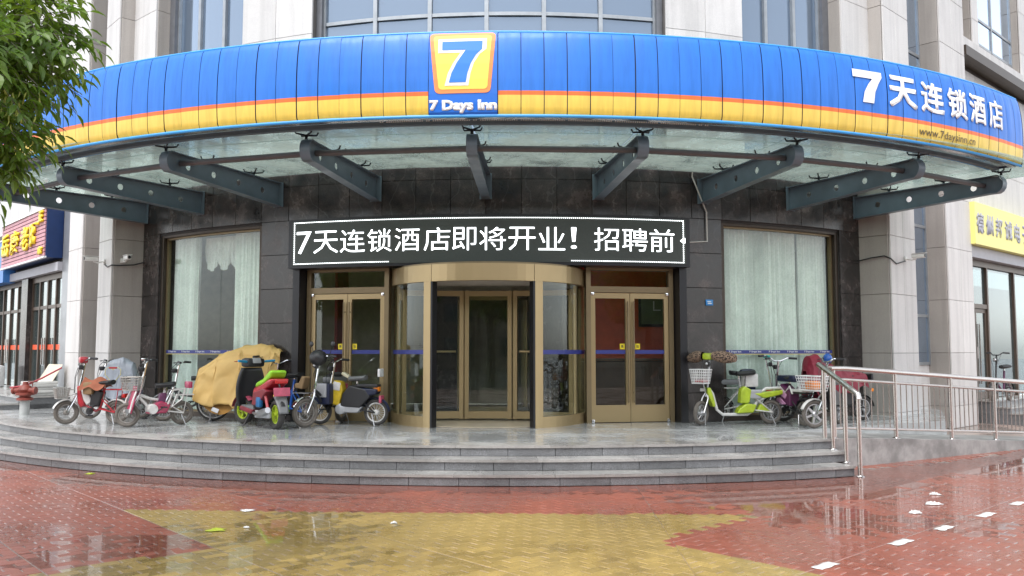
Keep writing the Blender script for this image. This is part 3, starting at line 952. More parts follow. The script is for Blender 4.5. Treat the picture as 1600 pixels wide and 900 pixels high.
for x, y in ((-1.1, -7.2), (1.2, -6.8)):
    cl_ = empty('lobby_column', (x, y, ZT))
    MB().box((0, 0, 1.69), (0.55, 0.55, 3.38)).build('shaft', 'dark granite', cl_, smooth=False)
    MB().box((0, 0, 0.06), (0.62, 0.62, 0.12)).build('base', 'black metal', cl_, smooth=False)
    tag(cl_, 'square dark stone column inside the lobby, %s the revolving door' % ('left behind' if x < 0 else 'right behind'), 'column')
# ------------------------------------------------------------------ curtains
def curtain_mat():
    m, nt, n, l, b = nodes_of('sheer curtain')
    t = noise_node(n, l, 26.0, 4, 0.6); t2 = noise_node(n, l, 2.5, 4, 0.6)
    r = ramp(n, l, t.outputs['Fac'], [(0.35, (0.80, 0.85, 0.80)), (0.62, (0.93, 0.95, 0.92))])
    r2 = ramp(n, l, t2.outputs['Fac'], [(0.3, 0.85), (0.7, 1.05)])
    mx = n.new('ShaderNodeMix'); mx.data_type = 'RGBA'; mx.blend_type = 'MULTIPLY'; mx.inputs[0].default_value = 1
    l.new(r.outputs[0], mx.inputs['A']); l.new(r2.outputs[0], mx.inputs['B'])
    l.new(mx.outputs['Result'], b.inputs['Base Color'])
    b.inputs['Roughness'].default_value = 0.8
    MATS['sheer curtain'] = m
curtain_mat()
def curtain(th0, th1, label, R=RW - 0.33, z0=ZT + 0.03, z1=3.74, folds=26, seed=1, gather=0.0):
    rg = random.Random(seed)
    ph = [rg.uniform(0, 6.28) for _ in range(6)]
    def fn(u, v):
        z = z0 + (z1 - z0) * v
        uu = u + 0.006 * math.sin(u * 40 + ph[0])
        a = th0 + (th1 - th0) * uu
        amp = 0.075 * (0.7 + 0.5 * math.sin(u * 9 + ph[1])) * (0.75 + 0.25 * math.sin(v * 2 + ph[2]))
        r = R + amp * math.sin(2 * math.pi * folds * u + ph[3] + 0.5 * math.sin(v * 3 + u * 12)) + 0.02 * math.sin(2 * math.pi * folds * 2.3 * u + ph[4])
        return on(a, r, z)
    o = MB().grid(fn, folds * 16, 12).build('curtain', 'sheer curtain')
    tag(o, label, 'curtain', 'pale lobby window curtains')
    return o
curtain(21.9, 27.2, 'pale sheer curtain nearest the granite pier in the right shop window', seed=2, folds=8)
curtain(27.25, 31.9, 'pale sheer curtain in the middle of the right shop window', seed=3, folds=7)
curtain(31.95, 36.3, 'pale sheer curtain at the outer end of the right shop window', seed=4, folds=7)
curtain(-36.3, -32.0, 'narrow pale curtain at the outer end of the left shop window', seed=5, folds=6)
curtain(-26.4, -21.9, 'pale curtain nearest the entrance in the left shop window', seed=6, folds=7)
# scalloped valance between the two left curtains
def val(u, v):
    a = -32.2 + 6.0 * u
    sc_ = 0.42 + 0.22 * abs(math.sin(u * math.pi * 3.0)) ** 0.6
    return on(a, RW - 0.50 + 0.02 * math.sin(u * 70 + v * 3), 3.74 - v * sc_)
o = MB().grid(val, 60, 8).build('valance', 'sheer curtain')
tag(o, 'scalloped pale valance hanging between the curtains of the left shop window', 'valance')

# ------------------------------------------------------------------ side doors: two leaves each side, bronze frames
mat('sticker yellow', (0.80, 0.62, 0.02), 0.4, var=0.03)
mat('print black', (0.02, 0.02, 0.02), 0.5)
RD = RW - 0.28
def flat_door(parent_name, thc, w_tot, label, side):
    """double door on a chord, local x along the wall, -y out"""
    d = empty('double_door', on(thc, RD, ZT), RAD(thc)); tag(d, label, 'door', 'bronze framed double doors')
    W = w_tot
    # outer frame and transom light
    f = MB()
    for x in (-W / 2 + 0.04, W / 2 - 0.04): f.box((x, 0, 1.30), (0.08, 0.12, 2.60))
    f.box((0, 0, 2.22), (W - 0.16, 0.12, 0.10)).box((0, 0, 2.57), (W - 0.16, 0.12, 0.06))
    f.build('frame', 'bronze frame', d, smooth=False)
    MB().box((0, 0.0, 2.405), (W - 0.16, 0.012, 0.27)).build('transom_pane', 'door glass', d, smooth=False)
    lw_ = (W - 0.18) / 2
    for s in (-1, 1):
        cx = s * (lw_ / 2 + 0.004)
        lf_ = MB()
        st = 0.075
        y = -0.012
        lf_.box((cx - lw_ / 2 + st / 2, y, 1.085), (st, 0.05, 2.15)).box((cx + lw_ / 2 - st / 2, y, 1.085), (st, 0.05, 2.15))
        lf_.box((cx, y, 2.115), (lw_ - 2 * st, 0.05, 0.09)).box((cx, y, 0.15), (lw_ - 2 * st, 0.05, 0.28))
        leaf = lf_.build('door_leaf', 'gold frame', d, smooth=False)
        gw = lw_ - 2 * st
        MB().box((cx, y, 1.18), (gw, 0.01, 1.78)).build('pane', 'door glass', leaf, smooth=False)
        MB().box((cx, y - 0.008, STRIP_Z - ZT), (gw, 0.003, 0.066)).build('safety_strip', 'strip blue', leaf, smooth=False)
        # tall pull handle near the meeting stile
        hx = s * 0.05
        hb = MB().tube([(hx, -0.085, 0.33), (hx, -0.085, 2.02)], 0.014, 8)
        for z in (0.5, 1.85): hb.tube([(hx, -0.035, z), (hx, -0.085, z)], 0.01, 6)
        hb.build('handle', 'bronze frame', leaf)
        # push / pull sticker
        sx = s * (0.004 + st + 0.055)
        MB().box((sx, y - 0.008, 1.265), (0.085, 0.003, 0.095)).build('sticker', 'sticker yellow', leaf, smooth=False)
        bm = fit_bm(text_bm('推' if s < 0 else '拉', 0.02, 1), sx - 0.022, sx + 0.022, 1.243, 1.29)
        wrap(bm, 'sticker_lettering', 'print black', leaf, lambda u, z, l: Vector((u, -0.0225 - l, z)))
        for z in (0.03, 2.145): MB().rbox((s * (lw_ - 0.02), -0.05, z), (0.05, 0.03, 0.05), 0.006).build('hinge', 'chrome', leaf)
    return d
W_D = 2 * RD * math.sin(RAD(17.2 - 8.9) / 2)
flat_door('', -13.05, W_D, 'bronze framed glass double door left of the revolving door, scooters parked before it', -1)
flat_door('', 13.05, W_D, 'bronze framed glass double door right of the revolving door with red wall behind', 1)

# ------------------------------------------------------------------ revolving door
RC = Vector((0, -10.03)); RR = 1.66
rev = empty('revolving_door', (RC.x, RC.y, ZT))
tag(rev, 'gold framed round revolving glass door in the middle of the entrance', 'revolving door')
def ar(a, b_, r0, r1, z0, z1, n, name, m, par=rev): return MB().arcbox(a, b_, r0, r1, z0, z1, n).build(name, m, par, smooth=False)
H_OP = 2.26; H_TOP = 2.545
ar(-28.6, 28.6, RR - 0.10, RR + 0.02, H_OP + 0.02, H_TOP, 12, 'drum_band', 'gold frame')
for s in (-1, 1):
    a, b_ = sorted((s * 28.9, s * 102)); ar(a, b_, RR - 0.10, RR + 0.02, H_OP + 0.02, H_TOP, 16, 'drum_band', 'gold frame')
    a, b_ = sorted((s * 28.3, s * 29.4)); ar(a, b_, RR - 0.12, RR + 0.01, 0, H_OP + 0.02, 1, 'opening_post', 'black metal')
    a, b_ = sorted((s * 29.45, s * 34.2)); ar(a, b_, RR - 0.10, RR + 0.012, 0, H_OP + 0.02, 2, 'post', 'gold frame')
    a, b_ = sorted((s * 97, s * 102)); ar(a, b_, RR - 0.10, RR + 0.012, 0, H_OP + 0.02, 2, 'post', 'gold frame')
    a, b_ = sorted((s * 64.5, s * 66.5)); ar(a, b_, RR - 0.07, RR - 0.03, 0.17, H_OP, 1, 'post', 'gold frame')
    a, b_ = sorted((s * 34.2, s * 97)); ar(a, b_, RR - 0.09, RR + 0.014, 0, 0.17, 14, 'sill', 'gold frame')
    for p, q_ in ((34.3, 97),):
        a, b_ = sorted((s * p, s * q_)); g_ = ar(a, b_, RR - 0.03, RR - 0.018, 0.17, H_OP + 0.02, 16, 'curved_pane', 'door glass')
    zc = STRIP_Z - ZT
    a, b_ = sorted((s * 34.4, s * 96)); ar(a, b_, RR - 0.017, RR - 0.014, zc - 0.034, zc + 0.034, 14, 'safety_strip', 'strip blue')
# ceiling disc and floor mat inside the drum
MB().lathe([(RR - 0.13, H_OP + 0.045), (RR - 0.13, H_OP + 0.10)], 40).build('drum_ceiling', 'soffit', rev, smooth=False)
MB().lathe([(RR - 0.14, 0.004), (RR - 0.14, 0.014)], 40).build('drum_floor', mat('drum floor', (0.42, 0.36, 0.27), 0.35), rev, smooth=False)
MB().lathe([(RR - 0.02, H_TOP + 0.001), (RR - 0.02, H_TOP + 0.03)], 40).build('drum_top', 'bronze frame', rev, smooth=False)
# rotor: a flat showcase face in the middle and two wings
def wing(x0, y0, x1, y1, name='wing'):
    L = math.hypot(x1 - x0, y1 - y0); ang = math.atan2(y1 - y0, x1 - x0)
    M = Matrix.Translation((x0, y0, 0.03)) @ Matrix.Rotation(ang, 4, 'Z')
    f = MB()
    for x in (0.035, L - 0.035): f.box((x, 0, 1.10), (0.07, 0.06, 2.18), M)
    f.box((L / 2, 0, 0.08), (L - 0.14, 0.05, 0.12), M).box((L / 2, 0, 2.14), (L - 0.14, 0.05, 0.09), M)
    w_ = f.build(name, 'gold frame', rev, smooth=False)
    MB().box((L / 2, 0, 1.12), (L - 0.14, 0.01, 1.95), M).build('pane', 'door glass', w_, smooth=False)
    return w_, M, L
w1, M1, L1 = wing(-0.40, -0.18, 0.40, -0.18, 'showcase_front')
for s in (-1, 1):
    w_, M_, L_ = wing(s * 0.43, -0.17, s * 1.44, -0.40)
    MB().tube([(0.12, -0.06, 1.15), (L_ - 0.12, -0.06, 1.15)], 0.018, 8, M=M_).build('push_bar', 'gold frame', w_)
    wing(s * 0.43, -0.10, s * 0.62, 0.95, 'showcase_side')
wing(-0.60, 1.0, 0.60, 1.0, 'showcase_back')

# ------------------------------------------------------------------ LED sign
led = empty('led_sign', on(0, RW, 2.98)); tag(led, 'long black curved LED display with white Chinese characters over the entrance', 'sign')
led.location = (0, -RW, 2.98)
LO = Vector((0, -RW, 2.98))
RL = RW + 0.17
mat('led screen', (0.040, 0.048, 0.042), 0.45, var=0.1, scale=40)
emit('led white', (0.92, 0.97, 1.0), 1.5)
def led_arc(a, b_, r0, r1, z0, z1, n, name, m):
    mb = MB().arcbox(a, b_, r0, r1, z0, z1, n)
    mb.v = [(p[0] - LO.x, p[1] - LO.y, p[2] - LO.z) for p in mb.v]
    return mb.build(name, m, led, smooth=False)
led_arc(-17.9, 17.9, RW - 0.2, RL, 2.985, 3.815, 40, 'cabinet', 'black metal')
led_arc(-17.5, 17.5, RL + 0.001, RL + 0.012, 3.03, 3.78, 40, 'screen', 'led screen')
def led_map(u, z, l):
    R = RL + 0.014 + l
    return Vector((R * math.sin(u / RL), -R * math.cos(u / RL), z)) - LO
# text: pixel columns measured on the photo become angles on the curved screen
chars = '7天连锁酒店即将开业！招聘前'
spans = [(-17.0, -15.55), (-15.3, -12.95), (-12.75, -10.45), (-10.2, -8.05), (-7.75, -5.6), (-5.2, -2.95), (-2.75, -0.75), (-0.45, 1.75), (2.0, 4.25), (4.5, 6.75), (7.25, 7.75), (9.25, 11.4), (11.7, 13.95), (14.15, 16.4)]
for c, (a, b_) in zip(chars, spans):
    z0, z1 = (3.225, 3.60) if c != '！' else (3.25, 3.60)
    bm = fit_bm(text_bm(c, -0.006 if c != '7' else -0.006, 2), RAD(a) * RL, RAD(b_) * RL, z0, z1)
    us = frange(RAD(a) * RL, RAD(b_) * RL, 0.12)
    wrap(bm, 'led_character', 'led white', led, led_map, us, (), 0.004)
mb = MB()                      # next character just scrolling in
us = RAD(16.95) * RL
bm = poly_bm([(us, 3.42), (us + 0.05, 3.46), (us + 0.09, 3.47), (us + 0.09, 3.38), (us + 0.04, 3.39)])
wrap(bm, 'led_character', 'led white', led, led_map, (), (), 0.004)
# border lamps: closely set dots
dots = MB()
def dot(a, z):
    p = led_map(RAD(a) * RL, z, 0.0); t = RAD(a)
    M = Matrix.Translation(p) @ Matrix.Rotation(t, 4, 'Z')
    dots.box((0, -0.004, 0), (0.014, 0.010, 0.014), M)
n = 205
for k in range(n + 1):
    a = -17.25 + 34.5 * k / n
    dot(a, 3.755)
    if a < -8.3 or a > 7.2: dot(a, 3.055)
for k in range(1, 22):
    z = 3.055 + 0.70 * k / 22
    dot(-17.25, z); dot(17.25, z)
tag(dots.build('border_lamps', 'led white', led, smooth=False), kind='stuff')

# ------------------------------------------------------------------ canopy
can = empty('entrance_canopy', (0, 0, 4.4))
CO = Vector((0, 0, 4.4))
can.location = CO
tag(can, 'wide curved glass canopy on steel brackets with a blue and yellow fascia over the entrance', 'canopy')
def cbuild(mb, name, m, parent=None, smooth=True, **kw):
    mb.v = [(p[0] - CO.x, p[1] - CO.y, p[2] - CO.z) for p in mb.v]
    return mb.build(name, m, parent or can, smooth, **kw)
AL = 9.85
R_IN, R_OUT = RW + 0.01, 13.52
Z_T = 4.50                                   # bracket top
def zbot(r):                                 # underside rises towards the nose
    u = (r - R_IN) / (R_OUT - R_IN)
    return 4.11 + 0.13 * u
GZ = 4.63
# one bracket, built along +x (radius), then copied
bw = MB()
yw = 0.006
holes = [11.32, 11.92, 12.5, 13.05]; hr = 0.052
edges = [R_IN, 11.62, 12.21, 12.775, 13.34]
for (a, b_), hx in zip(zip(edges, edges[1:]), holes):
    hz = (Z_T + zbot(hx)) / 2
    N = 20
    ring_i, ring_o = [], []
    for k in range(N):
        t = 2 * math.pi * (k + 0.5) / N
        dx, dz = math.cos(t), math.sin(t)
        ring_i.append((hx + hr * dx, hz + hr * dz))
        sc_ = 1e9
        if dx > 1e-6: sc_ = min(sc_, (b_ - hx) / dx)
        if dx < -1e-6: sc_ = min(sc_, (a - hx) / dx)
        if dz > 1e-6: sc_ = min(sc_, (Z_T - hz) / dz)
        if dz < -1e-6:
            k_ = 0.13 / (R_OUT - R_IN)
            den = dz - k_ * dx
            if den < 0: sc_ = min(sc_, (zbot(hx) - hz) / den)
        ring_o.append((hx + dx * sc_, hz + dz * sc_))
    corners = [(b_, Z_T), (a, Z_T), (a, zbot(a)), (b_, zbot(b_))]
    for y, fl_ in ((-yw, 0), (yw, 1)):
        vs_ = [(p[0], y, p[1]) for p in ring_i] + [(p[0], y, p[1]) for p in ring_o]
        fs_ = [(k, (k + 1) % N, N + (k + 1) % N, N + k) for k in range(N)]
        bw.add(vs_, fs_)
        # corner fillers between successive outer points on different sides
        for k in range(N):
            p, q_ = ring_o[k], ring_o[(k + 1) % N]
            for c in corners:
                on1 = lambda P: (abs(P[0] - c[0]) < 1e-5)
                on2 = lambda P: (abs(P[1] - c[1]) < 0.03 and not abs(P[0] - c[0]) < 1e-5)
                if (on1(p) and on2(q_)) or (on1(q_) and on2(p)):
                    bw.add([(p[0], y, p[1]), (q_[0], y, q_[1]), (c[0], y, c[1])], [(0, 1, 2)])
    vs_ = [(p[0], y, p[1]) for y in (-yw, yw) for p in ring_i]
    bw.add(vs_, [(k, (k + 1) % N, N + (k + 1) % N, N + k) for k in range(N)])
bw.prism([(13.34, zbot(13.34)), (13.34, Z_T), (13.46, Z_T)] + [(13.40 + 0.12 * math.cos(t), (Z_T + zbot(13.4)) / 2 + 0.13 * math.sin(t)) for t in (0.9, 0.4, 0, -0.4, -0.9)] + [(13.44, zbot(13.4))], -yw, yw)
# flanges: a strip following top, nose and underside
def band(path, w_, th):
    vs_ = []; fs_ = []
    for k, (x, z) in enumerate(path):
        a = path[max(0, k - 1)]; c = path[min(len(path) - 1, k + 1)]
        dx, dz = c[0] - a[0], c[1] - a[1]; L = math.hypot(dx, dz) or 1
        nx, nz = -dz / L, dx / L
        for y, o_ in ((-w_ / 2, 0), (w_ / 2, 0), (w_ / 2, th), (-w_ / 2, th)): vs_.append((x + nx * o_, y, z + nz * o_))
    m_ = len(path)
    for k in range(m_ - 1):
        for j in range(4): fs_.append((k * 4 + j, (k + 1) * 4 + j, (k + 1) * 4 + (j + 1) % 4, k * 4 + (j + 1) % 4))
    fs_ += [(0, 1, 2, 3), ((m_ - 1) * 4 + 3, (m_ - 1) * 4 + 2, (m_ - 1) * 4 + 1, (m_ - 1) * 4)]
    return vs_, fs_
zc = (Z_T + zbot(13.4)) / 2
nose = [(13.42 + 0.125 * math.cos(t), zc + 0.145 * math.sin(t)) for t in (1.3, 0.9, 0.45, 0, -0.45, -0.9, -1.3)]
path = [(R_IN, Z_T), (12.0, Z_T), (13.3, Z_T)] + nose + [(13.3, zbot(13.3)), (12.0, zbot(12.0)), (R_IN, zbot(R_IN))]
bfl = MB().add(*band(path, 0.15, 0.012))
bfl.box((R_IN + 0.004, 0, (Z_T + zbot(R_IN)) / 2), (0.012, 0.2, Z_T - zbot(R_IN) + 0.04))
web_me = bw.mesh('bracket_web', 'beam paint', smooth=False)
fl_me = bfl.mesh('bracket_flange', 'beam paint', angle=50)
# point-fixed glass spiders
sp = MB()
def spider(r):
    sp.tube([(r, 0, Z_T + 0.008), (r, 0, Z_T + 0.07)], 0.022, 8)
    for sx in (-1, 1):
        for sy in (-1, 1):
            sp.tube([(r, 0, Z_T + 0.06), (r + sx * 0.09, sy * 0.11, Z_T + 0.075), (r + sx * 0.10, sy * 0.13, Z_T + 0.118)], [0.016, 0.012, 0.012], 6)
spider(0)
sp_me = sp.mesh('glass_spider', 'black metal')
for k in range(-4, 5):
    M = Matrix.Rotation(RAD(k * AL - 90), 4, 'Z')
    M.translation = (0, 0, -CO.z)
    w_ = link('bracket', web_me, can, M)
    link('bracket_flange', fl_me, w_)
    for r in (11.55, 12.55, 13.5): link('glass_spider', sp_me, w_).location = (r, 0, 0)
# ring tube through the bracket noses
for k in range(-4, 4):
    pts = [on(k * AL + AL * t, 13.22, 4.375) for t in (0.006, 0.994)]
    cbuild(MB().tube(pts, 0.044, 10), 'ring_tube', 'tube paint')
# glass panes
for k in range(-5, 5):
    a, b_ = k * AL + 0.05, (k + 1) * AL - 0.05
    if k == -5: a += 5.2
    if k == 4: b_ -= 5.2
    for r0, r1 in ((RW + 0.03, 12.045), (12.055, 13.045), (13.055, 14.02)):
        cbuild(MB().arcbox(a, b_, r0, r1, GZ, GZ + 0.016, 5), 'glass_pane', 'canopy glass', smooth=False)
# steel edge of the glass behind the fascia
RF, CF = 13.1, -1.0                           # fascia arc
cbuild(MB().arcbox(-42.2, 41.7, RF - 0.16, RF - 0.07, 4.585, 4.635, 60, CF), 'edge_beam', 'steel')
cbuild(MB().arcbox(-42.2, 41.7, RF - 0.42, RF - 0.34, 4.575, 4.628, 60, CF), 'edge_beam', 'beam paint')

# fascia: stretched printed panels
F0, F1 = 4.60, 5.695
prof = [(F0, -0.01), (F0 + 0.03, 0.012), (4.75, 0.026), (4.865, 0.033), (5.05, 0.038), (5.25, 0.034), (5.42, 0.022), (5.56, 0.002), (5.65, -0.018), (F1, -0.045)]
def f_off(z):
    for (z0, o0), (z1, o1) in zip(prof, prof[1:]):
        if z <= z1: return o0 + (o1 - o0) * max(0, (z - z0)) / (z1 - z0)
    return prof[-1][1]
def fascia_mat():
    m, nt, n, l, b = nodes_of('fascia print')
    g = n.new('ShaderNodeNewGeometry'); sx = n.new('ShaderNodeSeparateXYZ'); l.new(g.outputs['Position'], sx.inputs[0])
    mr = n.new('ShaderNodeMapRange'); mr.inputs['From Min'].default_value = 4.5; mr.inputs['From Max'].default_value = 5.8
    l.new(sx.outputs['Z'], mr.inputs['Value'])
    p1, p2 = (4.842 - 4.5) / 1.3, (4.897 - 4.5) / 1.3
    r = ramp(n, l, mr.outputs[0], [(0.0, (0.80, 0.57, 0.10)), (p1, (0.80, 0.16, 0.03)), (p2, (0.013, 0.165, 0.64))], 'CONSTANT')
    mp = n.new('ShaderNodeMapping'); mp.inputs['Scale'].default_value = (7.0, 7.0, 0.7); l.new(g.outputs['Position'], mp.inputs['Vector'])
    t = noise_node(n, l, 1.5, 6, 0.65, mp.outputs[0]); r2 = ramp(n, l, t.outputs['Fac'], [(0.3, 0.84), (0.6, 1.03)])   # rain streaks
    mx = n.new('ShaderNodeMix'); mx.data_type = 'RGBA'; mx.blend_type = 'MULTIPLY'; mx.inputs[0].default_value = 1
    l.new(r.outputs[0], mx.inputs['A']); l.new(r2.outputs[0], mx.inputs['B'])
    l.new(mx.outputs['Result'], b.inputs['Base Color'])
    rr = ramp(n, l, t.outputs['Fac'], [(0.3, 0.5), (0.65, 0.3)]); l.new(rr.outputs[0], b.inputs['Roughness'])
    MATS['fascia print'] = m
fascia_mat()
mat('fascia blue', (0.012, 0.15, 0.64), 0.32, var=0.05, scale=2)
mat('trim blue', (0.05, 0.34, 0.78), 0.4, var=0.05)
mat('seam', (0.012, 0.02, 0.06), 0.6)
P_R = (41.7 - 1.68) / 31; P_L = P_R
def panel_mesh(pdeg, nm='fascia_panel', m='fascia print', cols=6):
    def fn(u, v):
        z = F0 + (F1 - F0) * v
        a = RAD((u - 0.5) * (pdeg - 0.045))
        puff = 0.005 * (1 - (2 * u - 1) ** 4) * math.sin(math.pi * min(1, max(0, v))) ** 0.5
        R = RF + f_off(z) + puff
        return (R * math.sin(a), -R * math.cos(a), z)
    mb = MB().grid(fn, cols, 22)
    return mb
pm = panel_mesh(P_R).mesh('fascia_panel', 'fascia print', angle=60)
fa = can
for k in range(31):
    for t in (1.68 + P_R * (k + 0.5), -2.2 - P_R * (k + 0.5)):
        o = link('fascia_panel', pm, can)
        o.location = (0, CF, -CO.z); o.rotation_euler = (rnd.gauss(0, 0.0004), rnd.gauss(0, 0.0004), RAD(t))
# seams backing, trims and ends
def seam(u, v):
    z = F0 + (F1 - F0) * v; R = RF + f_off(z) - 0.012; a = RAD(-42.2 + 83.9 * u)
    return (R * math.sin(a), CF - R * math.cos(a), z)
cbuild(MB().grid(seam, 130, 16), 'fascia_backing', 'seam')
cbuild(MB().tube([on(-42.2 + 83.9 * k / 90, RF - 0.055, F1 + 0.006, CF) for k in range(91)], 0.018, 8), 'top_trim', 'trim blue')
cbuild(MB().tube([on(-42.2 + 83.9 * k / 90, RF - 0.012, F0 - 0.012, CF) for k in range(91)], 0.022, 8), 'bottom_trim', 'trim blue')
cbuild(MB().arcbox(-42.2, 41.7, RF - 0.5, RF - 0.48, F0, F1 - 0.02, 60, CF), 'fascia_back', 'trim blue', smooth=False)
for t in (-42.25, 41.75):
    poly = [(RF + o_, z) for z, o_ in prof] + [(RF - 0.48, F1 - 0.02), (RF - 0.48, F0)]
    mb = MB().prism(poly, -0.008, 0.008, Matrix.Translation((0, CF, 0)) @ Matrix.Rotation(RAD(t - 90), 4, 'Z'))
    cbuild(mb, 'fascia_end', 'seam', smooth=False)
def fmap(lift):
    def f(u, z, l):
        R = RF + f_off(z) + 0.012 + lift + l
        return Vector((R * math.sin(u / RF), CF - R * math.cos(u / RF), z)) - CO
    return f
zcuts = [z for z, _ in prof[1:-1]] + [4.68, 4.95, 5.15, 5.35, 5.5, 5.6]
# logo panel
lo, hi = RAD(-2.2) * RF, RAD(1.68) * RF
lc_ = (lo + hi) / 2; lw2 = (hi - lo) / 2
bm = poly_bm([(lo + 0.006, F0 + 0.002), (hi - 0.006, F0 + 0.002), (hi - 0.006, F1 - 0.002), (lo + 0.006, F1 - 0.002)])
logo = wrap(bm, 'logo_panel', 'fascia blue', can, fmap(0.0), frange(lo, hi, 0.1), zcuts)
mat('logo orange', (0.88, 0.27, 0.075), 0.4, var=0.03); mat('logo yellow', (0.85, 0.66, 0.10), 0.4, var=0.03); mat('logo white', (0.80, 0.80, 0.80), 0.4, var=0.02)
mat('logo blue', (0.025, 0.20, 0.72), 0.4, var=0.03)
def rounded(pts, r, seg=6):
    out = []
    for i in range(len(pts)):
        p0, p, p1 = Vector(pts[i - 1]), Vector(pts[i]), Vector(pts[(i + 1) % len(pts)])
        a = p + (p0 - p).normalized() * r; c = p + (p1 - p).normalized() * r
        for k in range(seg + 1):
            t = k / seg
            out.append(tuple(a * (1 - t) ** 2 + p * 2 * t * (1 - t) + c * t * t))
    return out
# logo drawn in the pixel frame of the photo (731 x 900 crop), mapped to the panel
def lg(x, y):
    return (lo + (x - 62) / (655 - 62) * (hi - lo), F1 - (y - 52) / (800 - 52) * (F1 - F0))
def logo_shape(name, pts, m, lift, r=0):
    pp = [lg(*p) for p in pts]
    if r: pp = rounded(pp, r)
    return wrap(poly_bm(pp), name, m, logo, fmap(lift), frange(lo, hi, 0.1), zcuts, 0.002)
logo_shape('logo_border', [(66, 68), (640, 62), (592, 614), (120, 620)], 'logo orange', 0.004, 0.07)
logo_shape('logo_field', [(102, 96), (604, 90), (566, 582), (152, 586)], 'logo yellow', 0.008, 0.05)
logo_shape('numeral_outline', [(146, 128), (562, 122), (558, 222), (500, 270), (452, 350), (424, 440), (406, 552), (204, 552), (232, 440), (276, 350), (338, 256), (146, 258)], 'logo white', 0.012)
logo_shape('numeral', [(180, 153), (525, 148), (522, 222), (470, 275), (425, 355), (398, 440), (384, 522), (240, 524), (262, 440), (310, 340), (382, 230), (180, 232)], 'logo blue', 0.016)
bm = bold_bm('7 Days Inn', 0.075, 0.022)
x0, z1 = lg(72, 676); x1, z0 = lg(650, 790)
wrap(fit_bm(bm, x0, x1, z0, z1), 'logo_lettering', 'logo white', logo, fmap(0.004), frange(lo, hi, 0.1), zcuts, 0.003)
# shop name and web address on the right
def seven(u0, u1, z0, z1):
    P = [(0, 1), (1, 1), (1, 0.84), (0.86, 0.62), (0.74, 0.36), (0.68, 0.0), (0.30, 0.0), (0.37, 0.32), (0.50, 0.56), (0.66, 0.76), (0, 0.76)]
    return poly_bm([(u0 + p[0] * (u1 - u0), z0 + p[1] * (z1 - z0)) for p in P])
name_sp = [(23.45, 25.75), (26.3, 28.75), (29.1, 31.35), (31.75, 33.85), (34.15, 36.1), (36.5, 38.45)]
for c, (a, b_) in zip('7天连锁酒店', name_sp):
    u0, u1 = RAD(a) * RF, RAD(b_) * RF
    z0, z1 = (5.03, 5.49)
    bm = seven(u0, u1, z0, z1) if c == '7' else fit_bm(bold_bm(c, 0.035), u0, u1, z0, z1)
    wrap(bm, 'fascia_character', 'logo white', can, fmap(0.003), frange(u0, u1, 0.1), zcuts, 0.002)
u0, u1 = RAD(28.9) * RF, RAD(34.7) * RF
wrap(fit_bm(text_bm('www.7daysinn.cn', 0.0, 2), u0, u1, 4.655, 4.80), 'web_address', mat('print brown', (0.10, 0.07, 0.03), 0.5), can, fmap(0.004), frange(u0, u1, 0.15), zcuts, 0.002)
# string of small lamps below the fascia
mb = MB()
for k in range(150):
    a = -5.4 + 19.6 * k / 149
    if 0.2 < ((a * 0.37) % 1.0) or k % 3:
        p = on(a, RF - 0.24, 4.60, CF); mb.box(p, (0.016, 0.016, 0.02))
tag(cbuild(mb, 'light_string', mat('lamp caps', (0.7, 0.72, 0.7), 0.4), smooth=False), kind='stuff')
for j, a in enumerate([-5.4 + 19.6 * k / 12 for k in range(13)]):
    pass

# conduit from the canopy down to the LED sign
cd = MB().tube([on(18.6, RW + 0.05, 4.62), on(18.55, RW + 0.05, 4.55), on(20.0, RW + 0.03, 3.95), on(20.02, RW + 0.03, 3.45), on(18.2, RW + 0.03, 3.42)], 0.012, 6).build('conduit', mat('conduit white', (0.62, 0.60, 0.57), 0.5))
tag(cd, 'thin white cable conduit running from the canopy to the right end of the LED display', 'conduit')
# little blue house-number plate
hp = empty('number_plate', on(20.2, RW + 0.004, 2.36), RAD(20.2))
MB().rbox((0, -0.004, 0.05), (0.14, 0.012, 0.10), 0.003).build('plate', mat('plate blue', (0.02, 0.22, 0.55), 0.4), hp)
MB().box((-0.005, -0.0115, 0.066), (0.07, 0.003, 0.014)).box((0.005, -0.0115, 0.035), (0.08, 0.003, 0.018)).build('plate_print', 'print white', hp, smooth=False)
tag(hp, 'small blue house number plate on the dark granite pier', 'plate')
# ------------------------------------------------------------------ shop front on the right wing
glass('shop glass', (0.55, 0.66, 0.66), 1.6, 0.0, base=(0.20, 0.27, 0.27), base_amt=0.35)
mat('sign yellow', (0.86, 0.80, 0.26), 0.45, var=0.04); mat('sign grey', (0.42, 0.42, 0.46), 0.5, var=0.05)
mat('brown frame', (0.10, 0.072, 0.055), 0.4, 0.3); mat('letter grey', (0.36, 0.36, 0.42), 0.45)
ZF = 0.50
shr = empty('shop', fl(1, 4.15, 0, 0)); tag(shr, 'glazed shop front with brown frames under the yellow sign on the right wing', 'shop')
OR = fl(1, 4.15, 0, 0)
def lbuild(mb, name, m, parent, O, smooth=False):
    mb.v = [(p[0] - O.x, p[1] - O.y, p[2] - O.z) for p in mb.v]
    return mb.build(name, m, parent, smooth)
N0 = -0.25
lbuild(fl_box(MB(), 1, 4.16, 15.9, N0 - 0.1, N0 + 0.2, 3.67, 3.92), 'lintel', 'sign grey', shr, OR)
lbuild(fl_box(MB(), 1, 4.16, 15.9, N0 - 0.6, N0 - 0.12, 3.60, 4.85), 'wall', 'pale backing', shr, OR)
f = MB(); fl_box(f, 1, 4.16, 15.9, N0 - 0.1, N0 + 0.03, 3.52, 3.665)
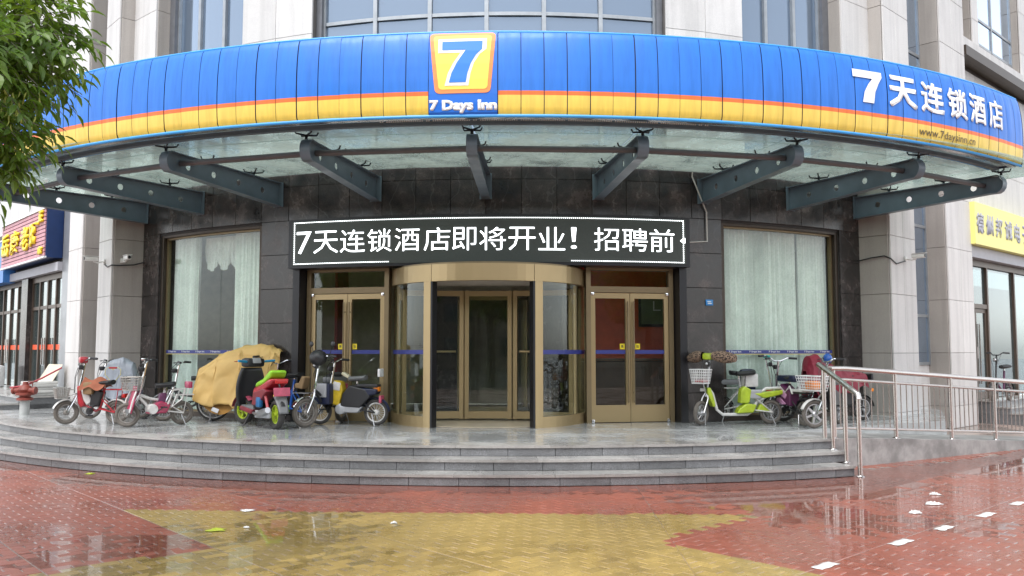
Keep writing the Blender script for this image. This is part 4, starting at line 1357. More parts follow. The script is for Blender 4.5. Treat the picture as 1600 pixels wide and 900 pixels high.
for s_ in (4.20, 5.72, 7.6, 9.6, 11.6, 13.6, 15.8): fl_box(f, 1, s_ - 0.04, s_ + 0.04, N0 - 0.1, N0 + 0.02, ZF, 3.52)
fl_box(f, 1, 4.24, 5.68, N0 - 0.09, N0 + 0.01, 2.56, 2.66)
lbuild(f, 'frame', 'brown frame', shr, OR)
lbuild(fl_box(MB(), 1, 4.25, 5.67, N0 - 0.045, N0 - 0.035, 2.66, 3.52), 'pane', 'shop glass', shr, OR)
for a, b_ in ((5.77, 7.55), (7.65, 9.55), (9.65, 11.55), (11.65, 13.55), (13.65, 15.75)):
    lbuild(fl_box(MB(), 1, a, b_, N0 - 0.045, N0 - 0.035, ZF + 0.02, 3.52), 'pane', 'shop glass', shr, OR)
for a, b_ in ((4.26, 4.95), (4.97, 5.66)):
    d = MB()
    for s0, s1 in ((a, a + 0.07), (b_ - 0.07, b_)): fl_box(d, 1, s0, s1, N0 - 0.07, N0 - 0.02, ZF + 0.01, 2.55)
    fl_box(d, 1, a + 0.07, b_ - 0.07, N0 - 0.07, N0 - 0.02, ZF + 0.01, ZF + 0.16); fl_box(d, 1, a + 0.07, b_ - 0.07, N0 - 0.07, N0 - 0.02, 2.46, 2.55)
    dl = lbuild(d, 'door_leaf', 'brown frame', shr, OR)
    lbuild(fl_box(MB(), 1, a + 0.07, b_ - 0.07, N0 - 0.05, N0 - 0.04, ZF + 0.16, 2.46), 'pane', 'shop glass', dl, OR)
    hx = 4.90 if a < 4.5 else 5.03
    lbuild(MB().tube([fl(1, hx, N0 + 0.04, ZF + 0.35), fl(1, hx, N0 + 0.04, 2.2)], 0.016, 6), 'handle', 'steel', dl, OR, True)
lbuild(fl_box(MB(), 1, 4.74, 4.86, N0 - 0.018, N0 - 0.012, 1.42, 1.68), 'notice', 'print white', shr, OR)
lbuild(fl_box(MB(), 1, 4.16, 15.9, -2.9, -2.8, 0.0, 3.6), 'back_wall', mat('shop inside', (0.24, 0.27, 0.28), 0.8), shr, OR)
lbuild(fl_box(MB(), 1, 4.16, 15.9, -2.8, N0 + 0.02, 0.0, ZF - 0.002), 'floor', 'lobby floor', shr, OR)
ss = empty('shop_steps', fl(1, 6.0, 0.5, 0)); OS = fl(1, 6.0, 0.5, 0)
tag(ss, 'grey stone steps up to the shop door behind the ramp railing', 'steps')
for k in range(4):
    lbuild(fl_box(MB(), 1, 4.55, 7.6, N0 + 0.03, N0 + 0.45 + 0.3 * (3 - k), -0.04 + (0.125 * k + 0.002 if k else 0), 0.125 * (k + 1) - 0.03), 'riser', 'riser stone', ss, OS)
    lbuild(fl_box(MB(), 1, 4.53, 7.62, N0 + 0.03 if k == 3 else N0 + 0.45 + 0.3 * (3 - k) - 0.32, N0 + 0.47 + 0.3 * (3 - k), 0.125 * (k + 1) - 0.029, 0.125 * (k + 1)), 'tread', 'tread stone', ss, OS)
sr = empty('shop_sign', fl(1, 4.2, 0, 3.93)); O_ = fl(1, 4.2, 0, 3.93)
lbuild(fl_box(MB(), 1, 4.10, 14.0, N0 + 0.05, 0.10, 3.93, 4.86), 'board', 'sign yellow', sr, O_)
tag(sr, 'bright yellow shop sign with grey Chinese characters on the right wing', 'sign')
def flat_text(side, c, s0, s1, z0, z1, n_, name, m, parent, O, bold=0.02, th=0.01):
    bm = fit_bm(text_bm(c, bold, 1), s0, s1, z0, z1)
    def f(u, z, l):
        # on the left wing the reading direction runs back towards the entrance
        s_ = u if side > 0 else (s0 + s1) - u
        return fl(side, s_, n_ + l, z) - O
    return wrap(bm, name, m, parent, f, (), (), th)
for c, (a, b_) in zip('德州邦诚电子科', [(4.02, 4.46), (4.60, 5.06), (5.22, 5.68), (5.84, 6.34), (6.48, 6.92), (7.06, 7.50), (7.64, 8.12)]):
    a += 0.16; b_ += 0.16
    flat_text(1, c, a, b_, 4.18, 4.64, 0.101, 'sign_character', 'letter grey', sr, O_, 0.025)

# ------------------------------------------------------------------ shop on the left wing
ZL = 0.66
mat('sign red', (0.50, 0.09, 0.10), 0.45); mat('sign pink', (0.56, 0.27, 0.31), 0.5, var=0.15, scale=5); mat('letter yellow', (0.88, 0.66, 0.03), 0.4, var=0.05)
mat('sign navy', (0.012, 0.035, 0.12), 0.4); mat('metal grey', (0.30, 0.31, 0.33), 0.35, 0.5, var=0.2, scale=2)
sl = empty('shop', fl(-1, 3.0, 0, 0)); OL = fl(-1, 3.0, 0, 0)
tag(sl, 'brown framed shop doors with a red strip of lettering on the left wing', 'shop')
NL = -0.22
lbuild(fl_box(MB(), -1, 2.86, 3.9, NL - 0.4, NL + 0.06, ZL, 4.84), 'metal_cladding', 'metal grey', sl, OL)
lbuild(fl_box(MB(), -1, 3.9, 15.9, NL - 0.5, NL + 0.02, 3.42, 4.84), 'lintel', 'pale backing', sl, OL)
lbuild(fl_box(MB(), -1, 3.92, 9.4, NL + 0.025, NL + 0.16, 3.42, 3.62), 'ledge', 'sign grey', sl, OL)
for s0, s1 in ((6.75, 7.35), (10.6, 11.2)):
    lbuild(fl_box(MB(), -1, s0, s1, NL - 0.4, NL + 0.10, ZL, 3.42), 'pillar', 'dark granite', sl, OL)
for a, b_ in ((3.92, 6.73), (7.37, 10.58)):
    f = MB(); fl_box(f, -1, a, b_, NL - 0.1, NL + 0.0, 3.28, 3.41)
    w4 = (b_ - a) / 4
    for k in range(5): fl_box(f, -1, a + w4 * k - (0.04 if k else -0.0), a + w4 * k + (0.04 if k < 4 else 0.0) + (0.04 if k == 0 else 0), NL - 0.1, NL - 0.002, ZL, 3.28)
    fl_box(f, -1, a + 0.05, b_ - 0.05, NL - 0.09, NL - 0.012, 2.60, 2.68)
    fr_ = lbuild(f, 'frame', 'brown frame', sl, OL)
    for k in range(4):
        for z0, z1 in ((ZL + 0.02, 2.6), (2.68, 3.28)):
            lbuild(fl_box(MB(), -1, a + w4 * k + 0.045, a + w4 * (k + 1) - 0.045, NL - 0.055, NL - 0.045, z0, z1), 'pane', 'shop glass', sl, OL)
    lbuild(fl_box(MB(), -1, a + 0.1, b_ - 0.1, NL - 0.041, NL - 0.038, 1.62, 1.74), 'safety_strip', mat('strip red', (0.85, 0.10, 0.03), 0.4, var=0.25, scale=18), sl, OL)
    for hx in (a + 2 * w4 - 0.1, a + 2 * w4 + 0.1):
        lbuild(MB().tube([fl(-1, hx, NL + 0.05, ZL + 0.6), fl(-1, hx, NL + 0.05, 1.9)], 0.02, 6), 'handle', 'steel', sl, OL, True)
lbuild(fl_box(MB(), -1, 2.86, 15.9, -2.9, -2.8, 0.0, 3.42), 'back_wall', 'shop inside', sl, OL)
lbuild(fl_box(MB(), -1, 2.86, 15.9, -2.8, NL - 0.11, 0.0, ZL - 0.003), 'floor', 'lobby floor', sl, OL)
lbuild(fl_box(MB(), -1, 2.86, 2.95, -2.8, NL - 0.41, ZL, 3.42), 'side_wall', 'shop inside', sl, OL)
ls = empty('shop_steps', fl(-1, 5.0, 0.5, 0)); O2 = fl(-1, 5.0, 0.5, 0)
tag(ls, 'grey stone platform and steps before the left shop, beside the red standpipe', 'steps')
for k, (n1, z) in enumerate(((1.95, 0.27), (1.62, 0.40), (1.29, 0.53), (0.96, ZL))):
    s0 = 2.35 if k > 1 else 3.9
    lbuild(fl_box(MB(), -1, s0 + 0.02, 15.9, NL - 0.1, n1, -0.04, z - 0.035), 'riser', 'riser stone', ls, O2)
    lbuild(fl_box(MB(), -1, s0, 15.9, (n1 - 0.36) if k < 3 else NL - 0.1, n1 + 0.02, z - 0.034, z), 'tread', 'tread stone', ls, O2)
gs = empty('shop_sign', fl(-1, 4.05, 0, 3.72)); O3 = fl(-1, 4.05, 0, 3.72)
tag(gs, 'striped red shop sign with puffy yellow Chinese characters on the left wing', 'sign')
lbuild(fl_box(MB(), -1, 4.05, 8.3, NL + 0.03, 0.16, 3.72, 4.86), 'box', 'sign navy', gs, O3)
nst = 12
for k in range(nst):
    z0 = 3.75 + (4.83 - 3.75) * k / nst; z1 = 3.75 + (4.83 - 3.75) * (k + 1) / nst
    lbuild(fl_box(MB(), -1, 4.09, 8.26, 0.162, 0.185, z0 + 0.012, z1 - 0.008), 'slat', 'sign pink', gs, O3)
lbuild(fl_box(fl_box(MB(), -1, 4.03, 8.32, 0.15, 0.21, 3.70, 3.745), -1, 4.03, 8.32, 0.15, 0.21, 4.835, 4.88), 'border', 'print white', gs, O3)
# reading left to right runs from far to near
for c, (a, b_) in zip('岳康老旺', [(7.35, 8.1), (6.35, 7.15), (5.4, 6.15), (4.55, 5.25)]):
    flat_text(-1, c, a, b_, 4.0, 4.58, 0.19, 'sign_character', 'letter yellow', gs, O3, 0.025, 0.05)
flat_text(-1, '正', 4.2, 4.5, 4.55, 4.80, 0.19, 'sign_character', 'letter yellow', gs, O3, 0.05, 0.05)
flat_text(-1, '店', 4.2, 4.5, 3.80, 3.98, 0.19, 'sign_character', 'letter yellow', gs, O3, 0.05, 0.05)
bs = empty('shop_sign', fl(-1, 8.4, 0, 3.4)); O4 = fl(-1, 8.4, 0, 3.4)
lbuild(fl_box(MB(), -1, 8.4, 11.5, NL + 0.03, 0.10, 3.40, 4.5), 'board', mat('sign sky blue', (0.05, 0.20, 0.55), 0.4), bs, O4)
lbuild(fl_box(MB(), -1, 8.38, 11.52, NL + 0.03, 0.12, 4.5, 4.54), 'border', 'steel', bs, O4)
tag(bs, 'plain blue sign board past the striped red sign, cut by the left edge', 'sign')

# ------------------------------------------------------------------ security cameras
def cctv(side, s_, n_, z, label, aim):
    O = fl(side, s_, n_, z)
    e = empty('security_camera', O, aim)
    tag(e, label, 'camera', 'security cameras on the piers')
    MB().rbox((0, 0.17, -0.02), (0.09, 0.02, 0.09), 0.005).build('mount_plate', 'white paint', e)
    MB().tube([(0, 0.165, -0.02), (0, 0.06, -0.05), (0, -0.02, -0.03)], 0.014, 8).build('arm', 'white paint', e)
    b_ = MB().rbox((0, -0.06, 0.02), (0.085, 0.24, 0.085), 0.02).build('housing', 'white paint', e)
    MB().box((0, -0.075, 0.069), (0.10, 0.27, 0.008)).build('sun_shield', 'white paint', e, smooth=False)
    MB().lathe([(0.03, 0), (0.03, 0.012)], 12, Matrix.Translation((0, -0.181, 0.02)) @ Matrix.Rotation(RAD(90), 4, 'X')).build('lens', 'black metal', b_)
    return e
cctv(1, 0.62, 0.19, 3.36, 'white security camera on the pale pier right of the entrance', RAD(45))
cctv(-1, -0.03 - 0.18, -0.20, 3.36, 'white security camera on the buff pier side left of the entrance', RAD(45))
cctv(-1, 0.40, 0.19, 3.36, 'white security camera on the pale pier face farthest left', RAD(-45))
for side, pts, lab in ((1, [(-0.06, -0.6, 3.30), (-0.06, -0.35, 3.34), (-0.05, -0.1, 3.36), (-0.03, 0.015, 3.30), (0.2, 0.015, 3.22), (0.6, 0.02, 3.30)], 'thin dark camera cable sagging across the right pier'),
                       (-1, [(-0.06, -0.62, 3.34), (-0.06, -0.4, 3.27), (-0.06, -0.12, 3.24), (-0.04, 0.012, 3.24), (0.2, 0.012, 3.22), (0.4, 0.012, 3.30)], 'thin dark camera cable sagging across the left pier')):
    o = MB().tube([fl(side, a, b_, z) for a, b_, z in pts], 0.012, 6).build('camera_cable', 'black metal')
    tag(o, lab, 'cable')

# ------------------------------------------------------------------ railings on the right
rail = empty('ramp_railing', (RAMP_A.x, RAMP_A.y, ZT - 0.004))
tag(rail, 'stainless steel railing with thin balusters along the ramp', 'railing')
OR_ = Vector((RAMP_A.x, RAMP_A.y, ZT - 0.004))
def rp_(d, h, off=0.07):
    p = RAMP_A + ramp_dir * d + ramp_in * off
    return Vector((p.x, p.y, ramp_z(d) + h)) - OR_
D_END = 6.0
posts = [0.06, 1.38, 2.70, 3.85, 5.0, 5.95]
for d in posts:
    MB().tube([rp_(d, 0.0), rp_(d, 0.93)], 0.030, 12).build('post', 'steel', rail)
    MB().lathe([(0.055, 0.0), (0.055, 0.008), (0.033, 0.02)], 14, Matrix.Translation(rp_(d, 0.0))).build('base_cap', 'chrome', rail)
MB().tube([rp_(0.0, 0.955)] + [rp_(d, 0.955) for d in (0.3, 1.4, 2.7, 4.0, 5.0, D_END)], 0.036, 12).build('top_rail', 'steel', rail)
MB().tube([rp_(d, 0.80) for d in (0.06, 0.3, 1.4, 2.7, 4.0, D_END)], 0.020, 10).build('mid_rail', 'steel', rail)
MB().tube([rp_(d, 0.13) for d in (0.06, 0.3, 1.4, 2.7, 4.0, D_END)], 0.020, 10).build('bottom_rail', 'steel', rail)
d = 0.06
bal = None
for a, b_ in zip(posts, posts[1:]):
    nb = 9 if a < 5 else 6
    for k in range(1, nb + 1):
        t = a + (b_ - a) * k / (nb + 1)
        if bal is None: bal = MB().tube([(0, 0, 0.13), (0, 0, 0.80)], 0.0085, 6).mesh('baluster', 'steel')
        o = link('baluster', bal, rail); o.location = rp_(t, 0.0)
hr_ = empty('step_handrail', (4.84, -12.80, 2 * STEP_H)); OH = Vector((4.84, -12.80, 2 * STEP_H))
tag(hr_, 'stainless steel handrail sloping down beside the entrance steps', 'handrail')
def hr_top(t): return Vector((4.78 + 0.19 * t, -12.72 - 0.90 * t, 1.395 - 0.36 * t))
for t, zf in ((0.10, 2 * STEP_H), (0.32, 2 * STEP_H), (0.66, STEP_H), (1.0, 0.0)):
    tp = hr_top(t)
    MB().tube([(tp.x - OH.x, tp.y - OH.y, zf - OH.z), tuple(tp - OH)], 0.029, 12).build('post', 'steel', hr_)
    MB().lathe([(0.052, 0.0), (0.052, 0.008), (0.032, 0.02)], 14, Matrix.Translation((tp.x - OH.x, tp.y - OH.y, zf - OH.z))).build('base_cap', 'chrome', hr_)
MB().tube([tuple(hr_top(t) - OH) for t in (-0.03, 0.3, 0.7, 1.0)] + [tuple(hr_top(1.02) - OH + Vector((0, 0, -0.05)))], 0.036, 12).build('top_rail', 'steel', hr_)
# ------------------------------------------------------------------ left clutter: standpipe, canvas, wrapped bundle
hy = empty('standpipe', (-8.78, -9.08, ZT)); 
MB().lathe([(0.10, 0), (0.10, 0.26), (0.115, 0.27), (0.115, 0.30)], 16).build('pedestal', mat('pipe grey', (0.40, 0.41, 0.40), 0.5), hy)
rb_ = MB().lathe([(0.17, 0.30), (0.17, 0.345), (0.11, 0.36), (0.12, 0.40), (0.19, 0.405), (0.19, 0.45), (0.12, 0.46), (0.15, 0.52), (0.12, 0.58), (0.06, 0.62), (0.05, 0.68)], 18)
rb_.build('valve_body', mat('hydrant red', (0.23, 0.05, 0.035), 0.5, var=0.3, scale=9), hy)
for s_ in (-1, 1):
    MB().lathe([(0.06, 0), (0.06, 0.12), (0.08, 0.12), (0.08, 0.16)], 12, Matrix.Translation((s_ * 0.10, -0.03, 0.50)) @ Matrix.Rotation(RAD(90 * s_), 4, 'Y')).build('outlet', 'hydrant red', hy)
MB().tube([(-0.30, -0.08, 0.56), (0.0, 0, 0.60), (0.30, 0.10, 0.75), (0.68, 0.22, 0.97)], 0.018, 8).build('lever', mat('lever red', (0.42, 0.04, 0.06), 0.4), hy)
MB().torus((0.16, 0, 0.68), 0.09, 0.012, 'Z', 16, 6).tube([(0.08, 0, 0.68), (0.24, 0, 0.68)], 0.01, 6).tube([(0.16, 0, 0.58), (0.16, 0, 0.69)], 0.012, 6).build('hand_wheel', 'hydrant red', hy)
hy.scale = (0.85, 0.85, 0.9)
tag(hy, 'red fire standpipe with a long lever at the left of the terrace', 'standpipe')
def cloth(name, label, cat, pts_fn, nu, nv, m, thick=0.006):
    o = MB().grid(pts_fn, nu, nv).build(name, m, angle=80)
    md = o.modifiers.new('s', 'SOLIDIFY'); md.thickness = thick
    return tag(o, label, cat)
mat('canvas', (0.56, 0.51, 0.40), 0.8, var=0.08, scale=5, bump=0.2, bscale=30)
CB = fl(-1, 3.15, 0.55, ZL)
def cv(u, v):
    # a stiff board-like sheet leaning up at the back, trailing out to the front
    along = -0.55 + 1.05 * u + 0.22 * (1 - v) * (u - 0.5)
    t = v
    back = 0.75 * t
    z = 0.008 + (0.0 if t < 0.35 else 0.62 * ((t - 0.35) / 0.65) ** 1.4) + 0.012 * math.sin(u * 9 + v * 5) * (1 - v)
    p = fl(-1, 3.1 - along, 0.78 - back * 0.9, ZL)
    return (p.x, p.y, ZL + 0.012 + z)
cloth('canvas_sheet', 'stiff cream canvas sheet half propped up on the left shop platform', 'canvas', cv, 14, 12, 'canvas')
wb_ = MB()
wb_.rbox((0, 0, 0.28), (0.75, 0.5, 0.56), 0.09)
for k in range(4): wb_.rbox((-0.2 + 0.14 * k, -0.24, 0.2 + 0.06 * (k % 2)), (0.16, 0.12, 0.36), 0.04, ry=0.2 * (k - 1.5))
o = wb_.build('wrapped_bundle', mat('plastic sheet', (0.55, 0.56, 0.56), 0.35, var=0.2, scale=7, bump=0.8, bscale=12)); o.location = fl(-1, 8.0, 0.35, ZL); o.rotation_euler = (0, 0, RAD(-45))
tag(o, 'bundle wrapped in pale plastic on the left shop platform, at the left edge', 'bundle')
st_ = empty('board_stack', fl(-1, 2.62, 0.55, ZL), RAD(-45))
for k in range(5): MB().rbox((0.03 * (k % 2), 0.02 * (k % 3), 0.03 + 0.06 * k), (0.42, 0.6, 0.055), 0.008).build('board', mat('pale board', (0.50, 0.50, 0.48), 0.6, rnd_shade=0.15), st_)
tag(st_, 'low stack of pale boards beside the canvas sheet on the left platform', 'boards')

# ------------------------------------------------------------------ litter
mat('paper', (0.58, 0.58, 0.57), 0.6, var=0.25, scale=40)
def litter(x, y, w_, label, seed, crumple=0.02, m='paper', base=None):
    rg = random.Random(seed)
    ph = [rg.uniform(0, 6.3) for _ in range(4)]
    zb = (ground_h(x, y) if base is None else base)
    def f(u, v):
        a = (u - 0.5) * w_ * (1 + 0.3 * math.sin(v * 5 + ph[0])); b_ = (v - 0.5) * w_ * 0.8 * (1 + 0.3 * math.sin(u * 6 + ph[1]))
        h = crumple * (0.5 + 0.5 * math.sin(u * 17 + ph[2]) * math.sin(v * 14 + ph[3])) * (1 - (2 * u - 1) ** 4) * (1 - (2 * v - 1) ** 4)
        return (x + a, y + b_, zb + 0.004 + h)
    o = MB().grid(f, 12, 12).build('paper_scrap', m, angle=25)
    md = o.modifiers.new('s', 'SOLIDIFY'); md.thickness = 0.002; md.offset = 1
    tag(o, label, 'litter', 'litter on the paving')
litter(5.02, -15.54, 0.15, 'largest crumpled white paper on the wet paving at the right', 1, 0.025)
litter(4.62, -16.05, 0.10, 'small upright crumple of white paper at the right, left of the largest one', 2, 0.03)
litter(5.30, -14.94, 0.10, 'small white scrap just beyond the largest crumpled paper at the right', 3, 0.03)
litter(-0.42, -16.75, 0.05, 'tiny white scrap standing in the yellow paving puddle', 4, 0.02)
litter(-2.0, -16.2, 0.12, 'flat pale sliver on the red paving just above the yellow patch', 5, 0.01)
litter(-1.72, -17.0, 0.045, 'small white crumb in the left part of the yellow paving', 6, 0.015)
litter(2.9, -14.05, 0.06, 'small white scrap at the foot of the lowest step right of the middle', 7, 0.02)
mat('fallen leaf', (0.35, 0.42, 0.03), 0.5)
litter(-1.95, -17.1, 0.14, 'yellow green fallen leaf on the yellow paving', 8, 0.012, 'fallen leaf')
litter(-4.95, -13.75, 0.09, 'yellow green fallen leaf in the puddle before the left steps', 9, 0.012, 'fallen leaf')

# ------------------------------------------------------------------ street tree reaching in at the top left
def leaf_mat():
    m, nt, n, l, b = nodes_of('ash leaf')
    t = noise_node(n, l, 2.3, 3, 0.6)
    r = ramp(n, l, t.outputs['Fac'], [(0.30, (0.045, 0.10, 0.016)), (0.5, (0.12, 0.205, 0.03)), (0.70, (0.24, 0.32, 0.05))])
    l.new(r.outputs[0], b.inputs['Base Color']); b.inputs['Roughness'].default_value = 0.38
    tl = n.new('ShaderNodeBsdfTranslucent')
    sc = n.new('ShaderNodeVectorMath'); sc.operation = 'MULTIPLY'; sc.inputs[1].default_value = (1.5, 1.6, 0.8)
    l.new(r.outputs[0], sc.inputs[0]); l.new(sc.outputs[0], tl.inputs['Color'])
    ms = n.new('ShaderNodeMixShader'); ms.inputs[0].default_value = 0.35
    l.new(b.outputs[0], ms.inputs[1]); l.new(tl.outputs[0], ms.inputs[2]); l.new(ms.outputs[0], n['Material Output'].inputs['Surface'])
    MATS['ash leaf'] = m
leaf_mat()
mat('bark', (0.10, 0.085, 0.07), 0.85, var=0.3, scale=8, bump=0.8, bscale=25)
mat('seed key', (0.30, 0.33, 0.06), 0.5, var=0.2, scale=9)
def leaflet(mb, p, d, up, L, w_):
    d = d.normalized(); s = d.cross(up)
    if s.length < 1e-4: s = d.orthogonal()
    s.normalize(); u = s.cross(d)
    # lance-shaped blade, folded along the midrib, its tip curling down
    st_ = [(0.0, 0.0, 0.0), (0.22, 0.78, 0.0), (0.50, 1.0, -0.03), (0.78, 0.56, -0.10), (1.0, 0.0, -0.20)]
    mid = [p + d * L * t - u * L * -c_ for t, w2, c_ in st_]
    vs_ = list(mid)
    for sg in (-1, 1):
        for k in (1, 2, 3): vs_.append(mid[k] + s * sg * w_ / 2 * st_[k][1] + u * w_ * 0.22 * st_[k][1])
    mb.add(vs_, [(0, 5, 1), (1, 5, 6, 2), (2, 6, 7, 3), (3, 7, 4), (0, 1, 8), (1, 2, 9, 8), (2, 3, 10, 9), (3, 4, 10)])
def compound(mb, tw, p, d, rg, L=0.26):
    """one pinnate leaf: a stalk with pairs of leaflets"""
    d = d.normalized(); side = d.cross(Vector((0, 0, 1)))
    if side.length < 0.05: side = Vector((1, 0, 0))
    side.normalize()
    up = side.cross(d)
    n_ = rg.choice((3, 3, 4))
    pts = []
    for k in range(n_ + 1):
        t = 0.28 + 0.72 * k / n_
        q_ = p + d * L * t + Vector((0, 0, -0.10 * L * t * t * 1.6))
        pts.append(q_)
        if k < n_:
            for s_ in (-1, 1):
                dd = (side * s_ * 0.85 + d * 0.55 + Vector((0, 0, -0.35)) + Vector((rg.gauss(0, .15), rg.gauss(0, .15), rg.gauss(0, .15))))
                leaflet(mb, q_, dd, up + Vector((rg.gauss(0, .3), rg.gauss(0, .3), 0)), rg.uniform(0.06, 0.11), rg.uniform(0.022, 0.038))
        else:
            leaflet(mb, q_, d + Vector((0, 0, -0.4)), up, rg.uniform(0.085, 0.12), 0.038)
    tw.tube([p, pts[0], pts[-1]], 0.0022, 3, caps=False)
def pix(px, py, dist):
    """point at a distance from the camera along a picture direction (1600 x 900 frame)"""
    a, b_ = (px - 800) / 1325, -(py - 450) / 1325
    c, s = math.cos(0.0735), math.sin(0.0735)
    yr, z = c - s * b_, s + c * b_
    c, s = math.cos(0.041), math.sin(0.041)
    return Vector((1.0 + (c * a - s * yr) * dist, -24.7 + (s * a + c * yr) * dist, 1.6 + z * dist))
rg = random.Random(11)
TB = Vector((-4.6, -19.6, -0.03))
tree = empty('ash_tree', TB)
tag(tree, 'leafy green ash tree whose drooping foliage hangs in at the top left', 'tree')
trunk = MB(); leaves = MB(); twigs = MB(); keys = MB()
trunk.tube([TB, TB + Vector((0.03, 0.02, 0.3)), TB + Vector((0.05, 0.0, 1.4)), TB + Vector((0.0, 0.05, 2.6)), TB + Vector((0.1, 0.0, 4.2)), TB + Vector((0.05, 0.1, 5.6)), TB + Vector((0.1, 0.1, 7.2))], [0.19, 0.145, 0.125, 0.115, 0.09, 0.06, 0.02], 12)
def branch(p0, p1, r0, droop=0.1, n=6):
    pts = []
    for k in range(n + 1):
        t = k / n
        q_ = p0.lerp(p1, t); q_.z += droop * math.sin(math.pi * t) ; q_ += Vector((rg.gauss(0, .02), rg.gauss(0, .02), rg.gauss(0, .02)))
        pts.append(q_)
    trunk.tube(pts, [r0 * (1 - 0.8 * k / n) for k in range(n + 1)], 7)
    return pts
def clump(c, r, n, L=0.26, out=None):
    for _ in range(n):
        while True:
            v = Vector((rg.uniform(-1, 1), rg.uniform(-1, 1), rg.uniform(-1, 1)))
            if v.length < 1: break
        p = c + Vector((v.x * r, v.y * r, v.z * r * 0.9))
        d = (v * 0.9 + Vector((rg.gauss(0, .5), rg.gauss(0, .5), rg.gauss(-0.25, .4))))
        if out is not None: d += out
        compound(leaves, twigs, p, d, rg, L * rg.uniform(0.8, 1.15))
# branches whose foliage is in the picture: (pixel, distance, clump radius, leaves)
seen = [(12, 35, 5.0, .30, 34), (70, 20, 5.2, .26, 32), (112, 55, 5.1, .17, 22), (85, 95, 5.3, .22, 28), (20, 110, 4.8, .28, 34), (50, 150, 5.3, .2, 22), (118, 110, 5.4, .11, 10), (8, 190, 4.9, .22, 30), (55, 200, 5.2, .16, 18), (26, 228, 5.0, .17, 20), (60, 240, 5.2, .08, 8), (12, 258, 4.9, .10, 10), (50, 272, 5.3, .04, 3), (-40, 60, 5.0, .35, 40), (-45, 170, 5.0, .32, 36), (-60, 240, 4.9, .22, 20), (40, -45, 5.3, .3, 34), (110, -40, 5.5, .22, 22), (-40, -70, 5.2, .4, 40)]
hub = TB + Vector((0.02, 0.04, 3.3))
for px_, py_, ds, r, n_ in seen:
    c = pix(px_ - 52, py_ - 6, ds)
    st = TB + Vector((0.03, 0.02, 2.5 + max(0, (c.z - 2.4)) * 0.7))
    branch(st, c, 0.022, 0.12)
    clump(c, r, int(n_ * 1.5), 0.21, Vector((0.25, 0.0, -0.15)))
for px_, py_, ds in ((35, 165, 4.85), (15, 180, 4.8), (48, 178, 4.9), (8, 150, 4.85)):
    c = pix(px_, py_, ds)
    for _ in range(9):
        p = c + Vector((rg.gauss(0, .05), rg.gauss(0, .05), rg.gauss(0, .06)))
        leaflet(keys, p, Vector((rg.gauss(0, .2), rg.gauss(0, .2), -1)), Vector((rg.gauss(0, 1), rg.gauss(0, 1), 0)), 0.045, 0.012)
# the rest of the crown, out of the picture
for _ in range(46):
    a = rg.uniform(0, 6.28); rr_ = rg.uniform(0.4, 2.0); z = rg.uniform(3.2, 7.2)
    c = TB + Vector((math.cos(a) * rr_, math.sin(a) * rr_, z))
    if c.x > -2.7 and c.y < -18.2: continue
    if c.x > -3.0: c.x -= 0.9
    branch(TB + Vector((0.05, 0.03, max(2.4, z - 1.0))), c, 0.025, 0.1, 4)
    clump(c, 0.5, 26, 0.28)
for mb, nm, m in ((trunk, 'trunk', 'bark'), (leaves, 'crown', 'ash leaf'), (twigs, 'twigs', 'bark'), (keys, 'seed_keys', 'seed key')):
    o = lbuild(mb, nm, m, tree, TB, nm == 'trunk')
    if nm in ('twigs', 'seed_keys', 'crown'): tag(o, kind='stuff')
# ------------------------------------------------------------------ two-wheelers
mat('tyre', (0.045, 0.042, 0.04), 0.8, var=0.2, scale=20); mat('tyre dusty', (0.13, 0.115, 0.10), 0.85, var=0.25, scale=14)
mat('black plastic', (0.018, 0.018, 0.02), 0.42, var=0.1); mat('saddle black', (0.016, 0.016, 0.018), 0.5); mat('alloy', (0.50, 0.50, 0.51), 0.32, 0.9, var=0.08)
mat('rim dusty', (0.26, 0.24, 0.22), 0.6, 0.3, var=0.2, scale=12)
mat('gloss red', (0.38, 0.014, 0.025), 0.32, coat=0.4, var=0.2, scale=11); mat('magenta', (0.42, 0.025, 0.09), 0.3, coat=0.4, var=0.2, scale=11)
mat('gloss white', (0.62, 0.61, 0.59), 0.35, coat=0.3, var=0.15, scale=12); mat('lime', (0.26, 0.56, 0.02), 0.4, var=0.15, scale=10); mat('lime yellow', (0.40, 0.52, 0.03), 0.4, coat=0.2, var=0.15, scale=10)
mat('bike blue', (0.015, 0.10, 0.42), 0.3, coat=0.4); mat('navy', (0.010, 0.015, 0.045), 0.4, var=0.25); mat('bright yellow', (0.55, 0.38, 0.02), 0.38, var=0.2, scale=12)
mat('silver plastic', (0.42, 0.43, 0.45), 0.35, 0.4); mat('amber', (0.75, 0.22, 0.01), 0.3); mat('tail red', (0.45, 0.01, 0.01), 0.25); mat('plum', (0.10, 0.02, 0.07), 0.4); mat('orchid', (0.55, 0.27, 0.45), 0.4, var=0.2)
mat('grey plastic', (0.16, 0.165, 0.17), 0.5); mat('plate pink', (0.42, 0.07, 0.12), 0.45, var=0.2, scale=12); mat('box tan', (0.25, 0.16, 0.08), 0.7); mat('cloth rust', (0.28, 0.09, 0.045), 0.8, var=0.2)
mat('wire white', (0.68, 0.68, 0.67), 0.4); mat('wire grey', (0.33, 0.32, 0.30), 0.4, 0.5)
def patterned(name, c1, c2, scale):
    m, nt, n, l, b = nodes_of(name)
    v = n.new('ShaderNodeTexVoronoi'); v.inputs['Scale'].default_value = scale
    tc = n.new('ShaderNodeTexCoord'); l.new(tc.outputs['Object'], v.inputs['Vector'])
    r = ramp(n, l, v.outputs['Distance'], [(0.35, c1), (0.5, c2)])
    l.new(r.outputs[0], b.inputs['Base Color']); b.inputs['Roughness'].default_value = 0.9
    MATS[name] = m
